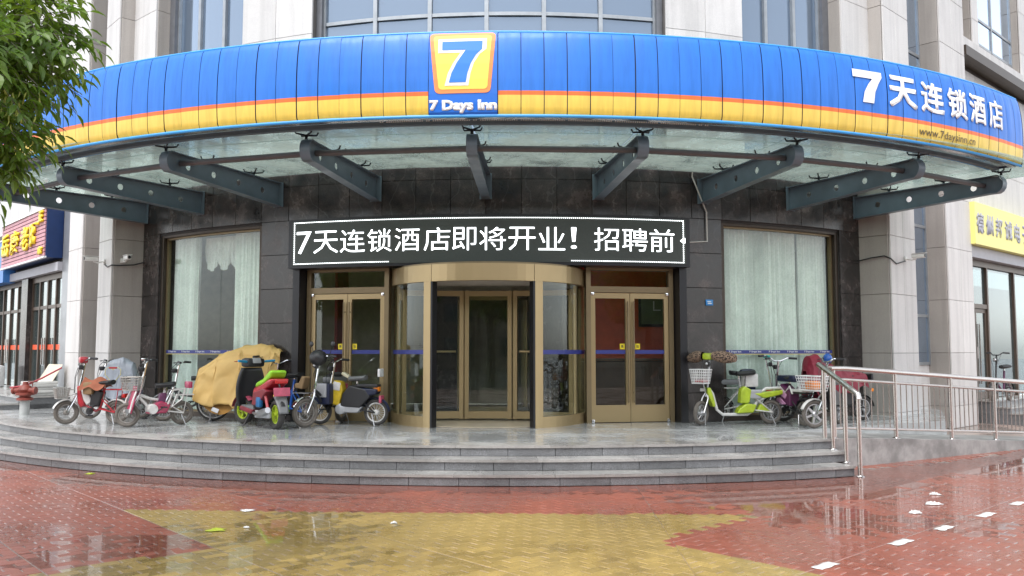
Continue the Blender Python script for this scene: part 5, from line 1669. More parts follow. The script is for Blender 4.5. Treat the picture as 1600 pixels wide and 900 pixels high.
patterned('leopard', (0.018, 0.013, 0.012), (0.25, 0.17, 0.12), 34)
patterned('floral red', (0.34, 0.015, 0.035), (0.30, 0.012, 0.03), 12)

def ebike(front, rear, label, group, wb=None, wr=0.20, tw=0.030, steer=0.0, tyre='tyre dusty', rim='alloy', spokes=18, frame='gloss red', name='electric_bike',
          bar=(0.30, 1.0), bar_w=0.56, saddle=(-0.22, 0.72), saddle_m='saddle black', fender='alloy', basket=None, basket_m='wire white', rack=None, tubes=None, plates=(), stem_m='chrome',
          head_m=None, backrest=None, stand=True, crank=True, mirrors=False, levers=True, extras=None, lean=0.0, fork_m=None, tail=None, mag=False, rim_r=None):
    F = Vector((front[0], front[1], ZT)); Rr = Vector((rear[0], rear[1], ZT))
    dirv = (F - Rr); L = dirv.length
    ang = math.atan2(dirv.y, dirv.x)
    wb = wb or L
    mid = (F + Rr) / 2
    b = empty(name, (mid.x, mid.y, ZT + 0.001), ang)
    tag(b, label, 'electric bike' if 'electric' in name else name.replace('_', ' '), group)
    xf, xr = wb / 2, -wb / 2
    hx = xf - 0.16                      # head tube foot
    MS = Matrix.Translation((hx, 0, 0)) @ Matrix.Rotation(steer, 4, 'Z') @ Matrix.Translation((-hx, 0, 0))
    def part(mb, nm, m, par=b, steerd=False):
        if steerd: mb.v = [tuple(MS @ Vector(p)) for p in mb.v]
        return mb.build(nm, m, par)
    for x, st in ((xf, True), (xr, False)):
        w_ = part(MB().torus((x, 0, wr), wr - tw, tw, 'Y', 28, 8), 'wheel', tyre, b, st)
        ri = MB().torus((x, 0, wr), wr - 2 * tw - 0.004, 0.012, 'Y', 24, 6, 1.3)
        ri.lathe([(0.03, -0.045), (0.045, -0.03), (0.045, 0.03), (0.03, 0.045)], 12, Matrix.Translation((x, 0, wr)) @ Matrix.Rotation(RAD(90), 4, 'X'))
        rs = wr - 2 * tw - 0.006
        if mag:
            for k in range(6):
                a = 2 * math.pi * k / 6 + 0.3
                M = Matrix.Translation((x, 0, wr)) @ Matrix.Rotation(a, 4, 'Y')
                ri.prism([(0.03, -0.022), (rs, -0.014), (rs, 0.014), (0.03, 0.022)], -0.014, 0.014, M)
        else:
            for k in range(spokes):
                a = 2 * math.pi * k / spokes
                ri.tube([(x, 0.03 * (1 if k % 2 else -1), wr), (x + rs * math.cos(a), 0, wr + rs * math.sin(a))], 0.0028 if spokes > 12 else 0.008, 4, caps=False)
        part(ri, 'rim', rim, w_, st)
    fm = fork_m or stem_m
    # fork, stem, handlebar turn with the front wheel
    hz = 2 * wr + 0.12
    fk = MB()
    for s in (-1, 1):
        fk.tube([(xf, s * 0.055, wr), (hx + 0.04, s * 0.055, 2 * wr + 0.03), (hx, s * 0.02, hz)], 0.014, 7)
    part(fk, 'fork', fm, b, True)
    bx, bz = bar[0] * wb / 1.0 if False else hx - (bar[1] - hz) * 0.20, bar[1]
    part(MB().tube([(hx + 0.01, 0, hz - 0.06), (hx - 0.02, 0, hz + 0.05), (bx, 0, bz)], 0.018, 8), 'stem', stem_m, b, True)
    part(MB().tube([(bx - 0.10, -bar_w / 2, bz + 0.04), (bx - 0.02, -bar_w * 0.28, bz + 0.05), (bx + 0.03, -0.06, bz), (bx + 0.03, 0.06, bz), (bx - 0.02, bar_w * 0.28, bz + 0.05), (bx - 0.10, bar_w / 2, bz + 0.04)], 0.012, 7), 'handlebar', stem_m, b, True)
    for s in (-1, 1):
        g_ = part(MB().tube([(bx - 0.035, s * bar_w * 0.31, bz + 0.049), (bx - 0.11, s * (bar_w / 2 + 0.01), bz + 0.04)], 0.019, 8), 'grip', 'black plastic', b, True)
        if levers: part(MB().tube([(bx + 0.0, s * bar_w * 0.27, bz + 0.045), (bx + 0.03, s * bar_w * 0.38, bz + 0.035), (bx - 0.02, s * (bar_w / 2), bz + 0.03)], 0.006, 5), 'brake_lever', 'black plastic', b, True)
        part(MB().tube([(bx + 0.01, s * 0.10, bz + 0.03), (bx + 0.085, s * 0.09, bz - 0.05), (hx + 0.045, s * 0.03, (bz + hz) / 2), (hx + 0.05, s * 0.03, hz)], 0.0045, 5), 'brake_cable', 'black plastic', b, True)
        if mirrors:
            part(MB().tube([(bx - 0.03, s * bar_w * 0.36, bz + 0.05), (bx - 0.03, s * bar_w * 0.52, bz + 0.20)], 0.006, 5).ell((bx - 0.03, s * bar_w * 0.54, bz + 0.24), (0.015, 0.06, 0.045)), 'mirror', 'black plastic', b, True)
    if head_m:
        part(MB().rbox((bx + 0.04, 0, bz + 0.02), (0.13, 0.17, 0.11), 0.035), 'instrument_cover', head_m, b, True)
    hl = part(MB().rbox((bx + 0.075, 0, bz - 0.10), (0.07, 0.085, 0.075), 0.02), 'headlight', 'black plastic', b, True)
    part(MB().ell((bx + 0.108, 0, bz - 0.10), (0.014, 0.032, 0.028)), 'lens', 'alloy', hl, True)
    # fenders
    def fend(x, a0, a1, st):
        R = wr + 0.03
        def f(u, v):
            a = RAD(a0 + (a1 - a0) * u); t = (v - 0.5) * 2
            rr_ = R - 0.018 * t * t
            return (x + rr_ * math.cos(a), 0.045 * t, wr + rr_ * math.sin(a))
        return MB().grid(f, 14, 4), st
    if fender:
        for x, a0, a1, st in ((xf, 20, 150, True), (xr, 20, 175, False)):
            mb, st = fend(x, a0, a1, st); part(mb, 'fender', fender, b, st)
    # frame tubes
    sx, sz = saddle
    tb = tubes if tubes is not None else [[(hx - 0.005, hz - 0.03), (0.12, wr + 0.12), (-0.06, wr + 0.02), (sx + 0.06, wr + 0.06)], [(sx + 0.07, wr + 0.04), (sx, sz - 0.06)], [(hx - 0.01, hz), (0.10, 0.44), (sx + 0.04, 0.40)]]
    for k, pl in enumerate(tb):
        r = 0.022
        part(MB().tube([(p[0], 0, p[1]) for p in pl], r, 8), 'frame_tube', frame)
    for s in (-1, 1):
        part(MB().tube([(sx + 0.07, s * 0.04, wr + 0.06), (xr, s * 0.062, wr)], 0.012, 6), 'chain_stay', frame)
        part(MB().tube([(sx + 0.02, s * 0.04, sz - 0.24), (xr, s * 0.062, wr)], 0.010, 6), 'seat_stay', frame)
    part(MB().tube([(sx + 0.02, 0, sz - 0.25), (sx, 0, sz - 0.02)], 0.016, 8), 'seat_post', 'chrome')
    def sad(u, v):
        x = sx - 0.15 + 0.30 * u
        w_ = 0.105 * (1 - u) ** 0.55 + 0.035
        if u < 0.12: w_ *= 0.55 + 0.45 * u / 0.12
        t = 2 * math.pi * v
        return (x, w_ * math.cos(t), sz + 0.025 + 0.045 * math.sin(t) * (1 if math.sin(t) < 0 else 0.75) + 0.02 * (1 - u) ** 2)
    mb = MB().grid(sad, 12, 16)
    mb.add([sad(0, k / 16) for k in range(16)], [tuple(range(16))]); mb.add([sad(1, k / 16) for k in range(16)], [tuple(range(16))])
    part(mb, 'saddle', saddle_m)
    if rack:
        rz = rack
        mb = MB()
        for s in (-1, 1): mb.tube([(sx - 0.05, s * 0.07, rz), (xr - 0.16, s * 0.07, rz)], 0.009, 6).tube([(xr, s * 0.065, wr), (xr - 0.05, s * 0.07, rz)], 0.007, 5)
        for k in range(4): mb.tube([(sx - 0.08 - 0.09 * k, -0.07, rz), (sx - 0.08 - 0.09 * k, 0.07, rz)], 0.006, 5)
        part(mb, 'rack', frame if frame != 'bike blue' else 'alloy')
    if backrest:
        bx_, bz_, m = backrest
        part(MB().tube([(bx_, -0.06, rack or 0.6), (bx_ - 0.03, -0.06, bz_)], 0.008, 5).tube([(bx_, 0.06, rack or 0.6), (bx_ - 0.03, 0.06, bz_)], 0.008, 5), 'backrest_bar', frame)
        part(MB().rbox((bx_ - 0.04, 0, bz_), (0.06, 0.2, 0.11), 0.02), 'backrest', m)
    if basket:
        x0, z0, lx, wy, hz_ = basket
        mb = MB()
        def rim_(z, k): return [(x0 - lx / 2 * k, -wy / 2 * k, z), (x0 + lx / 2 * k, -wy / 2 * k, z), (x0 + lx / 2 * k, wy / 2 * k, z), (x0 - lx / 2 * k, wy / 2 * k, z)]
        for j in range(6):
            t = j / 5
            mb.tube(rim_(z0 + hz_ * t, 0.78 + 0.22 * t), 0.008 if j in (0, 5) else 0.0045, 5, closed=True)
        lo_, hi_ = rim_(z0, 0.78), rim_(z0 + hz_, 1.0)
        for e in range(4):
            for k in range(7):
                t = k / 7
                p = Vector(lo_[e]).lerp(Vector(lo_[(e + 1) % 4]), t); q_ = Vector(hi_[e]).lerp(Vector(hi_[(e + 1) % 4]), t)
                mb.tube([p, q_], 0.0042, 4, caps=False)
        for k in range(1, 6):
            t = k / 6
            mb.tube([Vector(lo_[0]).lerp(Vector(lo_[1]), t), Vector(lo_[3]).lerp(Vector(lo_[2]), t)], 0.0042, 4, caps=False)
        part(mb, 'basket', basket_m, b, True)
        part(MB().tube([(x0 - lx * 0.3, 0, z0), (hx + 0.02, 0, hz - 0.01)], 0.010, 6), 'basket_bracket', stem_m, b, True)
    if crank:
        part(MB().lathe([(0.06, -0.05), (0.06, -0.042), (0.012, -0.04), (0.012, 0.06)], 14, Matrix.Translation((0.02, 0, wr + 0.02)) @ Matrix.Rotation(RAD(90), 4, 'X')).tube([(0.02, -0.07, wr + 0.02), (0.12, -0.08, wr - 0.06)], 0.009, 5).tube([(0.02, 0.07, wr + 0.02), (-0.08, 0.08, wr + 0.1)], 0.009, 5).rbox((0.13, -0.13, wr - 0.07), (0.08, 0.09, 0.022), 0.005).rbox((-0.09, 0.13, wr + 0.11), (0.08, 0.09, 0.022), 0.005), 'crank', 'black plastic')
    if stand:
        part(MB().tube([(xr + 0.04, -0.08, wr - 0.02), (xr - 0.02, -0.12, 0.008), (xr - 0.02, 0.12, 0.008), (xr + 0.04, 0.08, wr - 0.02)], 0.008, 6), 'kick_stand', 'alloy')
    if tail:
        tx, tz, m = tail
        part(MB().rbox((tx, 0, tz), (0.05, 0.12, 0.07), 0.015), 'tail_light', m)
    for nm, poly, hw, m in plates:
        soft(part(MB().prism(poly, -hw, hw), nm, m))
    if extras: extras(b, part, dict(hx=hx, hz=hz, bx=bx, bz=bz, xf=xf, xr=xr, wr=wr))
    return b
def soft(o, w=0.022):
    md = o.modifiers.new('soft edges', 'BEVEL'); md.width = w; md.segments = 3; md.limit_method = 'ANGLE'; md.angle_limit = RAD(28)
    return o
G_L, G_R = 'electric bikes parked left of the revolving door', 'electric bikes parked right of the doors'

# red mini e-bike with a bundle on its frame
def xA(b, part, d):
    part(MB().rbox((0.03, 0.02, 0.58), (0.16, 0.2, 0.2), 0.03), 'parcel', 'box tan')
    mb = MB()
    mb.grid(lambda u, v: (0.16 - 0.42 * u + 0.02 * math.sin(v * 7), (v - 0.5) * 0.30, 0.74 - 0.5 * abs(v - 0.5) ** 1.6 + 0.03 * math.sin(u * 9 + v * 4)), 12, 10)
    part(mb, 'folded_cloth', 'cloth rust')
    part(MB().rbox((d['hx'] + 0.10, 0, 0.56), (0.05, 0.24, 0.012), 0.003), 'front_carrier', 'wire grey', b, True)
ebike((-6.86, -10.98), (-6.02, -11.02), 'small red electric bike with white panels and a rust cloth, leftmost of the row', G_L, wr=0.19, rim='rim dusty', frame='gloss red', bar=(0, 1.02), saddle=(-0.20, 0.64), fender='gloss white', steer=0.75,
      rack=0.56, backrest=(-0.52, 0.72, 'saddle black'), head_m='gloss red', basket=(0.50, 0.42, 0.20, 0.28, 0.17), basket_m='wire grey', tail=(-0.56, 0.46, 'tail red'),
      plates=[('battery_case', [(0.02, 0.28), (-0.14, 0.28), (-0.20, 0.52), (-0.10, 0.56), (0.0, 0.46)], 0.07, 'black plastic'), ('side_panel', [(0.20, 0.60), (0.06, 0.50), (-0.02, 0.36), (0.08, 0.30), (0.17, 0.42)], 0.05, 'gloss white'), ('foot_shield', [(0.24, 0.62), (0.20, 0.62), (0.10, 0.30), (0.16, 0.26), (0.22, 0.34)], 0.075, 'gloss red')], extras=xA)
# pink scooter-bike with a front shield
def xB(b, part, d):
    def sh(u, v):
        z = 0.22 + 0.42 * u; y = (v - 0.5) * (0.17 + 0.10 * math.sin(math.pi * min(1, 0.25 + u * 0.8)))
        return (d['hx'] + 0.13 - 0.10 * u + 0.03 - 0.5 * y * y, y, z)
    mb = MB().grid(sh, 12, 10)
    o = part(mb, 'front_shield', 'magenta'); md = o.modifiers.new('s', 'SOLIDIFY'); md.thickness = 0.012
    part(MB().rbox((d['hx'] + 0.15, 0, 0.25), (0.03, 0.20, 0.07), 0.01), 'mud_flap', 'grey plastic')
    for s in (-1, 1):
        part(MB().tube([(d['hx'] + 0.17, s * 0.12, 0.24), (d['hx'] + 0.14, s * 0.15, 0.42), (d['hx'] + 0.08, s * 0.12, 0.56)], 0.013, 6), 'guard_bar', 'gloss white')
        part(MB().tube([(-0.16, s * 0.09, 0.34), (-0.24, s * 0.10, 0.56), (-0.42, s * 0.10, 0.58), (-0.38, s * 0.10, 0.42), (-0.22, s * 0.1, 0.30), (-0.30, s * 0.1, 0.50)], 0.014, 6), 'side_guard', 'gloss white')
    part(MB().lathe([(0.07, -0.09), (0.085, -0.06), (0.085, 0.06), (0.07, 0.09)], 14, Matrix.Translation((0.06, 0, 0.27)) @ Matrix.Rotation(RAD(90), 4, 'X')), 'motor_cover', 'gloss white')
    part(MB().rbox((d['bx'] + 0.0, 0.10, d['bz'] + 0.06), (0.06, 0.16, 0.035), 0.012), 'mirror', 'chrome', b, True)
ebike((-5.52, -11.66), (-4.92, -11.06), 'pink and white scooter bike with a magenta front shield and grey wire basket', G_L, wr=0.19, spokes=10, rim='rim dusty', frame='gloss white', bar=(0, 1.0), bar_w=0.42, saddle=(-0.14, 0.62), fender=None, steer=-0.62,
      basket=(0.36, 0.58, 0.28, 0.34, 0.20), basket_m='wire grey', rack=0.48, backrest=(-0.48, 0.64, 'magenta'), plates=[('body_panel', [(0.14, 0.20), (-0.16, 0.20), (-0.22, 0.34), (-0.06, 0.40), (0.12, 0.30)], 0.075, 'magenta'), ('battery_case', [(-0.02, 0.36), (-0.14, 0.36), (-0.16, 0.52), (-0.06, 0.52)], 0.06, 'plum')], extras=xB)
# bike standing behind the pink one, dark saddle bags
def xN(b, part, d):
    for s in (-1, 1):
        part(MB().rbox((-0.40, s * 0.16, 0.42), (0.30, 0.14, 0.30), 0.04), 'saddle_bag', 'navy')
        part(MB().rbox((-0.40, s * 0.236, 0.46), (0.28, 0.008, 0.03), 0.002), 'bag_strap', 'gloss white')
ebike((-5.55, -10.35), (-4.75, -10.25), 'dark bicycle with navy saddle bags behind the pink scooter bike', G_L, wr=0.22, frame='black plastic', name='bicycle', bar=(0, 0.95), saddle=(-0.2, 0.70), rack=0.56, extras=xN, fender='alloy')

# rain-covered bikes: a draped cover over a simple bike
def cover(b, stations, m, seed, hem=0.05, fold=0.03, name='rain_cover'):
    """stations: (x, top z, half width, bottom z); lofted, with folds growing towards the hem"""
    rg_ = random.Random(seed); ph = [rg_.uniform(0, 6.28) for _ in range(6)]
    def interp(u):
        t = u * (len(stations) - 1); i = min(int(t), len(stations) - 2); f = t - i
        f = f * f * (3 - 2 * f)
        return [a + (c - a) * f for a, c in zip(stations[i], stations[i + 1])]
    def fn(u, v):
        x, zt, w_, zb = interp(u)
        a = (v - 0.5) * 2                   # -1 left hem .. 1 right hem
        k = abs(a)
        z = zt - (zt - zb) * (k ** 1.7) - hem * math.sin(u * 23 + ph[0]) * (k ** 6)
        y = math.copysign(w_ * (k ** 0.62) * (0.9 + 0.1 * math.cos(k * 3)), a)
        g_ = fold * k * k * (math.sin(u * 19 + a * 3.5 + ph[1]) * 0.5 + math.sin(u * 37 + ph[2] - a * 5) * 0.3)
        crease = lambda t: (1 - abs(math.sin(t))) ** 2.5          # sharp ridge lines between hanging folds
        wob = 1.6 * noise.noise((x * 1.7 + ph[4], a * 1.3, 0.5))
        nz = fold * (0.55 * crease(u * 9 + a * 1.6 + wob + ph[1]) + 0.45 * crease(u * 17 - a * 2.6 + wob * 1.7 + ph[2]) + 0.30 * crease(a * 5.5 + u * 4 + wob * 2 + ph[3]) - 0.35) + noise.noise((x * 3 + ph[4], y * 3, z * 3)) * fold * 0.5
        return (x + g_ * 0.3, y + math.copysign(g_ + nz, a), z + nz * 0.8)
    mb = MB().grid(fn, 88, 72)
    o = mb.build(name, m, b, angle=80)
    md = o.modifiers.new('s', 'SOLIDIFY'); md.thickness = 0.004
    return o
mat('poncho grey', (0.30, 0.33, 0.38), 0.35, var=0.15, scale=4, bump=0.25, bscale=18); mat('poncho yellow', (0.62, 0.41, 0.14), 0.6, var=0.10, scale=3, bump=0.25, bscale=16)
mat('poncho ochre', (0.36, 0.18, 0.03), 0.6, var=0.1); mat('poncho red', (0.22, 0.012, 0.03), 0.45, var=0.2, scale=5, bump=0.3, bscale=16)
def xC(b, part, d):
    cover(b, [(0.30, 0.52, 0.10, 0.42), (0.25, 0.78, 0.20, 0.36), (0.10, 1.02, 0.24, 0.34), (-0.10, 1.08, 0.25, 0.36), (-0.30, 0.98, 0.24, 0.36), (-0.42, 0.62, 0.18, 0.38)], 'poncho grey', 3)
    # pale printed heart on the near side
    pts = [(0, -0.16), (0.13, 0.0), (0.13, 0.09), (0.07, 0.13), (0, 0.08), (-0.07, 0.13), (-0.13, 0.09), (-0.13, 0.0)]
    part(MB().tube([(-0.06 + p[0], 0.315, 0.78 + p[1]) for p in pts], 0.006, 5, closed=True), 'printed_heart', mat('faded yellow', (0.55, 0.48, 0.16), 0.5))
    part(MB().rbox((-0.06, 0.315, 0.895), (0.14, 0.012, 0.03), 0.004), 'printed_bow', 'gloss red')
ebike((-7.05, -9.95), (-6.20, -9.85), 'bike under a grey rain cover with a heart print, behind the red bike', G_L, wr=0.20, frame='alloy', bar=(0, 0.98), saddle=(-0.1, 0.66), extras=xC, spokes=14)
def xD(b, part, d):
    cover(b, [(-0.86, 0.62, 0.10, 0.46), (-0.78, 0.90, 0.26, 0.34), (-0.45, 1.12, 0.34, 0.28), (-0.05, 1.28, 0.36, 0.26), (0.25, 1.32, 0.36, 0.30), (0.45, 1.26, 0.34, 0.52), (0.62, 1.22, 0.20, 0.78)], 'poncho yellow', 8, 0.05, 0.075)
    part(MB().grid(lambda u, v: (-0.62 + 0.55 * u, -0.18 - 0.07 * v - 0.015 * math.sin(u * 9), 0.46 - 0.34 * v * (0.6 + 0.4 * math.sin(math.pi * u))), 12, 8), 'cover_lining', 'poncho ochre')
    part(MB().rbox((-0.42, -0.262, 0.20), (0.12, 0.006, 0.07), 0.002, ry=0.4), 'care_label', 'print white')
ebike((-3.60, -10.30), (-4.70, -10.32), 'bicycle under a billowing yellow rain cover, the largest covered bike', G_L, wr=0.30, tw=0.022, tyre='tyre', rim='gloss white', spokes=24, name='bicycle', frame='black plastic', bar=(0, 1.05), saddle=(-0.25, 0.85), extras=xD, fender=None)

# step-through bikes to the left of the door
ebike((-3.75, -10.35), (-2.96, -10.85), 'blue framed bicycle with black saddle between the scooter and the dark moped', G_L, wr=0.19, frame='bike blue', name='bicycle', bar=(0, 0.98), saddle=(-0.20, 0.76), fender=None, rack=0.5, tubes=[[(0.27, 0.50), (0.0, 0.42), (-0.18, 0.56)], [(0.26, 0.44), (0.02, 0.24)], [(-0.10, 0.22), (-0.20, 0.72)]],
      plates=[('chain_guard', [(0.10, 0.18), (-0.06, 0.16), (-0.10, 0.28), (0.06, 0.30)], 0.03, 'lime'), ('child_seat', [(-0.28, 0.58), (-0.46, 0.56), (-0.52, 0.76), (-0.44, 0.78), (-0.36, 0.66), (-0.28, 0.66)], 0.07, 'box tan')])
def xM(b, part, d):
    part(MB().rbox((0.06, 0, 0.50), (0.24, 0.30, 0.34), 0.05), 'leg_shield', 'navy')
    part(MB().rbox((0.19, 0, 0.56), (0.02, 0.20, 0.22), 0.008), 'badge_panel', 'silver plastic')
    part(MB().ell((d['bx'] + 0.05, 0.02, d['bz'] + 0.02), (0.14, 0.15, 0.13)), 'headlamp_cowl', 'black plastic', b, True)
    part(MB().rbox((-0.30, 0, 0.72), (0.50, 0.22, 0.10), 0.04), 'long_seat', 'grey plastic')
    part(MB().rbox((-0.60, 0, 0.60), (0.06, 0.16, 0.09), 0.02), 'reflector', 'plate pink')
ebike((-2.70, -11.55), (-2.45, -10.45), 'dark blue moped facing out with a dusty front wheel and chrome mudguard', G_L, wr=0.23, tw=0.035, wb=1.12, frame='black plastic', name='electric_moped', rim='rim dusty', tyre='tyre dusty', bar=(0, 1.06), saddle=(-0.25, 0.76), fender='chrome', steer=-0.5, mirrors=True, extras=xM)
def xG(b, part, d):
    part(MB().lathe([(0.055, -0.10), (0.085, -0.085), (0.085, 0.085), (0.055, 0.10)], 18, Matrix.Translation((0.10, 0, 0.26)) @ Matrix.Rotation(RAD(90), 4, 'X')), 'engine_cover', 'silver plastic')
    part(MB().rbox((-0.56, 0, 0.84), (0.04, 0.17, 0.13), 0.012), 'backrest', 'wire white'); part(MB().rbox((-0.50, 0, 0.58), (0.10, 0.10, 0.08), 0.02), 'indicator', 'amber')
    part(MB().rbox((-0.36, 0, 0.635), (0.36, 0.16, 0.05), 0.018), 'rear_pad', 'black plastic')
    part(MB().rbox((-0.58, 0, 0.42), (0.04, 0.14, 0.12), 0.012), 'tail_light', 'plate pink')
    part(MB().rbox((0.04, 0, 0.80), (0.14, 0.10, 0.05), 0.02, ry=-0.5), 'fuel_cap_cover', mat('cream', (0.62, 0.58, 0.42), 0.4))
ebike((-2.62, -10.95), (-1.80, -11.12), 'yellow and silver moped with white rear wheel, nearest the revolving door', G_L, wr=0.21, tw=0.028, wb=0.98, tyre='tyre', rim='gloss white', spokes=24, frame='black plastic', name='electric_moped', bar=(0, 1.0), saddle=(-0.16, 0.72), saddle_m='grey plastic', fender='navy',
      plates=[('tank_panel', [(0.26, 0.34), (0.12, 0.30), (0.06, 0.56), (0.10, 0.70), (0.22, 0.72), (0.28, 0.54)], 0.09, 'bright yellow'), ('silver_panel', [(0.24, 0.56), (0.10, 0.54), (0.09, 0.68), (0.22, 0.71)], 0.097, 'gloss white'), ('side_cover', [(0.10, 0.30), (-0.24, 0.28), (-0.42, 0.46), (-0.34, 0.58), (-0.06, 0.64), (0.06, 0.50)], 0.10, 'black plastic'), ('lower_cover', [(0.16, 0.20), (-0.20, 0.20), (-0.28, 0.30), (0.12, 0.34)], 0.085, 'silver plastic'), ('tail_cover', [(-0.22, 0.44), (-0.52, 0.50), (-0.54, 0.58), (-0.22, 0.60)], 0.095, 'navy')], extras=xG, crank=False)

# the sporty scooter seen from behind
def scooter():
    F, R_ = Vector((-3.98, -10.80, 0)), Vector((-3.08, -11.86, 0))
    d = F - R_; ang = math.atan2(d.y, d.x); mid = (F + R_) / 2
    b = empty('motor_scooter', (mid.x, mid.y, ZT + 0.001), ang)
    tag(b, 'black and red motor scooter with lime green wheels and seat cowl, seen from behind', 'motor scooter')
    wb = 1.28; wr = 0.225; tw = 0.045
    MS = Matrix.Translation((wb / 2 - 0.12, 0, 0)) @ Matrix.Rotation(0.30, 4, 'Z') @ Matrix.Translation((-wb / 2 + 0.12, 0, 0))
    def st(mb): mb.v = [tuple(MS @ Vector(p)) for p in mb.v]; return mb
    for x, s_ in ((wb / 2, 1), (-wb / 2, 0)):
        t = MB().torus((x, 0, wr), wr - tw, tw, 'Y', 28, 10, 1.15); ri = MB().torus((x, 0, wr), wr - 2 * tw, 0.016, 'Y', 24, 6, 2.2)
        ri.lathe([(0.035, -0.05), (0.05, 0), (0.035, 0.05)], 12, Matrix.Translation((x, 0, wr)) @ Matrix.Rotation(RAD(90), 4, 'X'))
        for k in range(5): ri.prism([(0.03, -0.02), (wr - 2 * tw, -0.015), (wr - 2 * tw, 0.015), (0.03, 0.02)], -0.015, 0.015, Matrix.Translation((x, 0, wr)) @ Matrix.Rotation(2 * math.pi * k / 5, 4, 'Y'))
        if s_: st(t); st(ri)
        w_ = t.build('wheel', 'tyre', b); ri.build('rim', 'lime yellow', w_)
    hx = wb / 2 - 0.14
    fk = MB()
    for s in (-1, 1): fk.tube([(wb / 2, s * 0.08, wr), (hx + 0.02, s * 0.06, 0.60)], 0.018, 8)
    st(fk).build('fork', 'black metal', b)
    def fend(x, a0, a1, R, w_):
        def f(u, v):
            a = RAD(a0 + (a1 - a0) * u); t = (v - 0.5) * 2; r = R - 0.02 * t * t
            return (x + r * math.cos(a), w_ * t, wr + r * math.sin(a))
        return MB().grid(f, 12, 4)
    st(fend(wb / 2, 10, 140, wr + 0.04, 0.065)).build('front_fender', 'plate pink', b)
    # leg shield, tunnel, floor
    def sh(u, v):
        z = 0.30 + 0.62 * u; w_ = 0.17 + 0.07 * math.sin(math.pi * u); y = (v - 0.5) * 2 * w_
        return (hx + 0.10 - 0.13 * u - 1.1 * y * y, y, z)
    o = MB().grid(sh, 12, 12).build('leg_shield', 'black plastic', b); md = o.modifiers.new('s', 'SOLIDIFY'); md.thickness = 0.05
    MB().rbox((0.22, 0, 0.29), (0.52, 0.30, 0.07), 0.02).build('floor_board', 'grey plastic', b)
    MB().prism([(0.48, 0.24), (0.0, 0.20), (-0.05, 0.27), (0.48, 0.31)], -0.17, 0.17, b=0.015).build('lower_fairing', mat('dull red', (0.20, 0.018, 0.03), 0.35, var=0.25, scale=10), b)
    # handlebar fairing
    st(MB().rbox((hx - 0.06, 0, 1.00), (0.20, 0.34, 0.15), 0.05)).build('handlebar_fairing', 'black plastic', b)
    st(MB().rbox((hx - 0.15, 0, 1.03), (0.03, 0.16, 0.09), 0.012, ry=0.4)).build('dashboard', 'silver plastic', b)
    for s in (-1, 1):
        st(MB().tube([(hx - 0.10, s * 0.12, 1.01), (hx - 0.16, s * 0.36, 1.03)], 0.019, 8)).build('grip', mat('grip blue', (0.02, 0.25, 0.45), 0.5), b)
        st(MB().tube([(hx - 0.06, s * 0.18, 1.03), (hx - 0.02, s * 0.30, 1.02), (hx - 0.08, s * 0.37, 1.02)], 0.007, 5)).build('brake_lever', 'gloss red', b)
    # seat and tail
    MB().prism([(0.02, 0.52), (-0.05, 0.62), (-0.30, 0.66), (-0.62, 0.76), (-0.74, 0.77), (-0.72, 0.70), (-0.50, 0.60), (-0.2, 0.50)], -0.15, 0.15, b=0.0).build('tail_fairing', 'gloss red', b)
    MB().prism([(-0.02, 0.62), (-0.10, 0.70), (-0.35, 0.76), (-0.62, 0.90), (-0.70, 0.88), (-0.64, 0.78), (-0.38, 0.68), (-0.1, 0.62)], -0.13, 0.13, b=0.0).build('seat_cowl', 'lime', b)
    MB().prism([(0.0, 0.34), (-0.05, 0.54), (-0.48, 0.62), (-0.60, 0.58), (-0.40, 0.44), (-0.15, 0.34)], -0.165, 0.165, b=0.02).build('side_fairing', mat('dull red', (0.20, 0.018, 0.03), 0.35, var=0.25, scale=10), b)
    MB().prism([(0.06, 0.26), (0.02, 0.50), (-0.16, 0.50), (-0.30, 0.30)], -0.12, 0.12, b=0.02).build('engine_block', 'black metal', b)
    MB().rbox((-0.78, 0, 0.73), (0.03, 0.20, 0.07), 0.012).build('tail_light', 'tail red', b)
    MB().tube([(-0.70, 0, 0.68), (-0.80, 0, 0.56)], 0.015, 6).build('plate_arm', 'black metal', b)
    pl = MB().rbox((-0.81, 0, 0.57), (0.012, 0.26, 0.13), 0.004, ry=0.15).build('license_plate', 'plate pink', b)
    MB().rbox((-0.80, 0, 0.518), (0.02, 0.262, 0.025), 0.003, ry=0.15).build('plate_edge', 'bright yellow', pl)
    o = MB().grid(lambda u, v: (-0.74 - 0.13 * u - 0.05 * math.sin(u * 2), (v - 0.5) * (0.20 - 0.06 * u), 0.52 - 0.27 * u), 8, 5).build('mud_flap', 'grey plastic', b); md = o.modifiers.new('s', 'SOLIDIFY'); md.thickness = 0.02
    fend(-wb / 2, 40, 150, wr + 0.045, 0.06).build('rear_fender', 'black plastic', b)
    MB().tube([(0.0, 0.13, 0.22), (-0.30, 0.16, 0.20), (-0.42, 0.17, 0.24), (-0.72, 0.18, 0.30)], [0.02, 0.03, 0.055, 0.045], 10).build('exhaust', 'alloy', b)
    MB().rbox((-0.30, 0.15, 0.40), (0.16, 0.07, 0.16), 0.03).build('air_box', mat('air box blue', (0.015, 0.12, 0.30), 0.4), b)
    MB().prism([(-0.1, 0.15), (-0.66, 0.17), (-0.68, 0.28), (-0.12, 0.27)], 0.09, 0.15, b=0.015).build('gear_case', 'silver plastic', b)
    for s in (-1, 1): MB().tube([(-0.62, s * 0.12, wr), (-0.44, s * 0.12, 0.58)], 0.024, 8).build('shock_absorber', 'gloss red', b)
    MB().tube([(0.10, 0.14, 0.20), (0.02, 0.28, 0.008)], 0.011, 6).build('side_stand', 'black metal', b)
